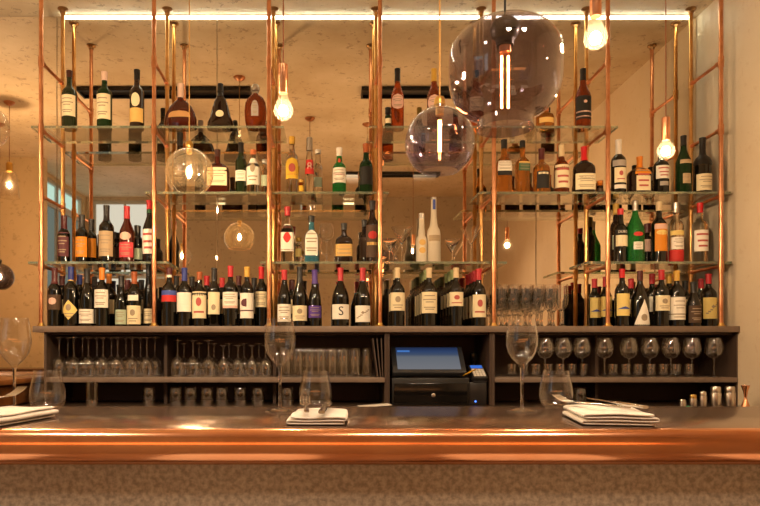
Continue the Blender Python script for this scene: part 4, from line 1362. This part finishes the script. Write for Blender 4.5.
def globe(name, x, y, rpx, d, open_px, glass, lb, cord, tube_bulb, cap, loc=None, fil='bulb_soft'):
    s = d / F
    R = rpx * s
    p = P(x, y, d) if loc is None else Vector(loc)
    root = thing(name, lb, 'pendant lamp', p, 0)
    a1 = PI - math.asin(min(.95, open_px / rpx))
    a0 = math.asin(.016 / R)
    out = [(R * math.sin(a0 + (a1 - a0) * i / 24), R * math.cos(a0 + (a1 - a0) * i / 24)) for i in range(25)]
    out = [(.014, R + .012)] + out
    link('glass_globe', shell_lathe(out, .0018), glass, root)
    link('lamp_cap', lathe(BM(), [(.003, R + .034), (.012, R + .030), (.0165, R + .022), (.0165, R + .008), (.013, R + .006), (.012, R - .022), (0, R - .024)], 20), cap, root)
    if tube_bulb:
        L = R * 1.1
        b = lathe(BM(), [(0, R - .026 - L), (.005, R - .024 - L), (.0075, R - .018 - L), (.0075, R - .03), (.006, R - .0245)], 16)
        bl = link('bulb', b, 'bulb_glass', root)
        b = BM()
        tube(b, (-.0026, 0, R - .036), (-.0026, 0, R - .016 - L), .0016, 8)
        tube(b, (.0026, 0, R - .036), (.0026, 0, R - .016 - L), .0016, 8)
        link('filament', b, 'tube', bl)
    else:
        b = lathe(BM(), [(0, -.026), (.012, -.022), (.0185, -.006), (.017, .012), (.011, .035), (.010, R - .0245)], 24)
        bl = link('bulb', b, 'bulb_glass', root)
        b = lathe(BM(), [(0, -.015), (.006, -.010), (.0095, 0), (.006, .018), (0, .026)], 16)
        link('filament', b, fil, bl)
    cord_parts(root, 0, cord, .0022 if d > 1.6 else .003, R + .034)
    return root


globe('pendant_globe', 439.7, 142.5, 34.8, 1.9, 19, 'smoke2', 'smoked violet glass globe lamp hanging in front of the centre shelves', 'cord_gold', True, 'brass')
globe('pendant_globe', 189.3, 172.5, 24, 2.8, 16.5, 'amber_pane', 'clear honey glass globe lamp with open base hanging at left', 'cord_gold', False, 'brass')
globe('pendant_globe', -13, 127, 21, 2.147, 13, 'thin', 'clear glass globe lamp cut off by the left picture edge', 'cord_gold', False, 'brass', fil='bulb_far')
globe('pendant_globe', 0, 0, 0.11 * F / 1.9, 1.9, 18, 'dark_smoke', 'dark smoked globe lamp seen only as a mirror reflection at far left', 'cord_black', False, 'rose_cap', loc=(-2.63, 1.9 - D, .602 + ZC), fil='bulb_far')

# bell lamp seen in the mirror at far left
root = thing('pendant_bell', 'small clear bell lamp with brass cap reflected at far left', 'pendant lamp', (-2.33, -1.24, 1.22 + ZC))
link('glass_bell', shell_lathe([(.02, .10), (.045, .095), (.052, .07), (.062, 0), (.070, -.09)], .002), 'thin', root)
link('lamp_cap', lathe(BM(), [(.003, .175), (.018, .17), (.024, .16), (.024, .105), (.018, .1), (0, .1)], 24), 'brass', root)
bl = link('bulb', lathe(BM(), [(0, -.03), (.02, -.022), (.026, 0), (.02, .03), (.012, .05), (.012, .0995)], 24), 'bulb_glass', root)
link('filament', lathe(BM(), [(0, -.015), (.009, 0), (.006, .018), (0, .026)], 16), 'bulb_far', bl)
cord_parts(root, 0, 'cord_red', .0022, .175)

# large smoked drum lamp
d = 1.7
s = d / F
p = P(505, 75, d)
root = thing('pendant_drum', 'large smoked glass drum lamp with black cap hanging right of centre', 'pendant lamp', p)
pr = [(12, 53), (26, 51), (38, 46), (47, 39), (53, 30), (55.6, 20), (56, 8), (55.4, -8), (53, -18), (48, -28), (40, -36), (33, -40.5), (28.5, -42.5), (27, -44.5), (27.4, -49), (28.2, -54)]
link('glass_drum', shell_lathe([(r * s, z * s) for r, z in pr], .0026, 64), 'smoke', root)
link('lamp_cap', lathe(BM(), [(.003, 62 * s), (.008, 60 * s), (.010, 54.5 * s), (.011 * 2.6, 54 * s), (.036, 50 * s), (.0385, 45 * s), (.033, 39 * s), (.024, 35.5 * s), (.0215, 29 * s), (0, 29 * s)], 32), 'rose_cap', root)
bl = link('bulb', lathe(BM(), [(0, -38.5 * s), (.010, -38 * s), (.0155, -34 * s), (.0160, 20 * s), (.0135, 25 * s), (.0135, 28.8 * s)], 24), 'bulb_glass', root)
link('bulb_collar', lathe(BM(), [(.0150, 22 * s), (.0152, 23 * s), (.0152, 28.7 * s), (.0140, 28.9 * s)], 24), 'copper', bl)
b = BM()
for xx in (-.0085, .0085):
    tube(b, (xx, 0, -33 * s), (xx, 0, 19 * s), .0026, 10)
link('filament', b, 'tube', bl)
cord_parts(root, 0, 'cord_black', .003, 62 * s)


# ------------------------------------------------------------------ added lights
def spot(x, y, z, tx, ty, tz, power, size, color=(1, .74, .46), radius=.03, blend=.6):
    l = bpy.data.lights.new('spot', 'SPOT')
    l.energy = power
    l.spot_size = math.radians(size)
    l.spot_blend = blend
    l.color = color
    l.shadow_soft_size = radius
    o = bpy.data.objects.new('fill_spot_light', l)
    COL.objects.link(o)
    o.location = (x, y, z)
    o.rotation_euler = (Vector((tx, ty, tz)) - Vector((x, y, z))).to_track_quat('-Z', 'Y').to_euler()


for x in (.3, 1.0, -1.2):  # fill spots added under the ceiling to brighten the bar front
    spot(x, -3.16, ZT - .012, x, -2.5, .75, 85, 120, (1, .80, .58), .12)


def copper_glow_light(x, z, h_, w_, power, colour):  # unseen area light added to give the copper edge its orange patches
    l = bpy.data.lights.new('copper_glow_light', 'AREA')
    l.shape = 'RECTANGLE'
    l.size = w_
    l.size_y = h_
    l.energy = power
    l.color = colour
    o = bpy.data.objects.new('copper_glow_light', l)
    COL.objects.link(o)
    o.location = (x, -4.15, z)
    o.rotation_euler = (math.radians(100), 0, 0)


copper_glow_light(-.58, 1.43, .20, 1.9, 2.6, (1, .32, .08))
copper_glow_light(.98, 1.43, .20, 1.0, 1.4, (1, .32, .08))

w = bpy.data.worlds.new('World')
SC.world = w
w.use_nodes = True
w.node_tree.nodes['Background'].inputs['Color'].default_value = (.05, .04, .03, 1)
w.node_tree.nodes['Background'].inputs['Strength'].default_value = .3

# ------------------------------------------------------------------ camera
cam = bpy.data.cameras.new('camera')
cam.sensor_width = 36
cam.lens = F / 760 * 36
cam.shift_x = (380 - CX) / 760
cam.shift_y = (CY - 253) / 760
cam.clip_start = .05
co = bpy.data.objects.new('camera', cam)
COL.objects.link(co)
co.location = (0, -D, ZC)
co.rotation_euler = (PI / 2, 0, 0)
SC.camera = co

vs = SC.view_settings
vs.view_transform = 'Standard'
vs.look = 'None'
vs.gamma = 1
vs.exposure = .3
vs.use_curve_mapping = False
c = SC.cycles
c.max_bounces = 16
c.transmission_bounces = 14
c.glossy_bounces = 8
c.diffuse_bounces = 4
c.transparent_max_bounces = 24
c.caustics_reflective = False
c.caustics_refractive = False
c.sample_clamp_indirect = 6
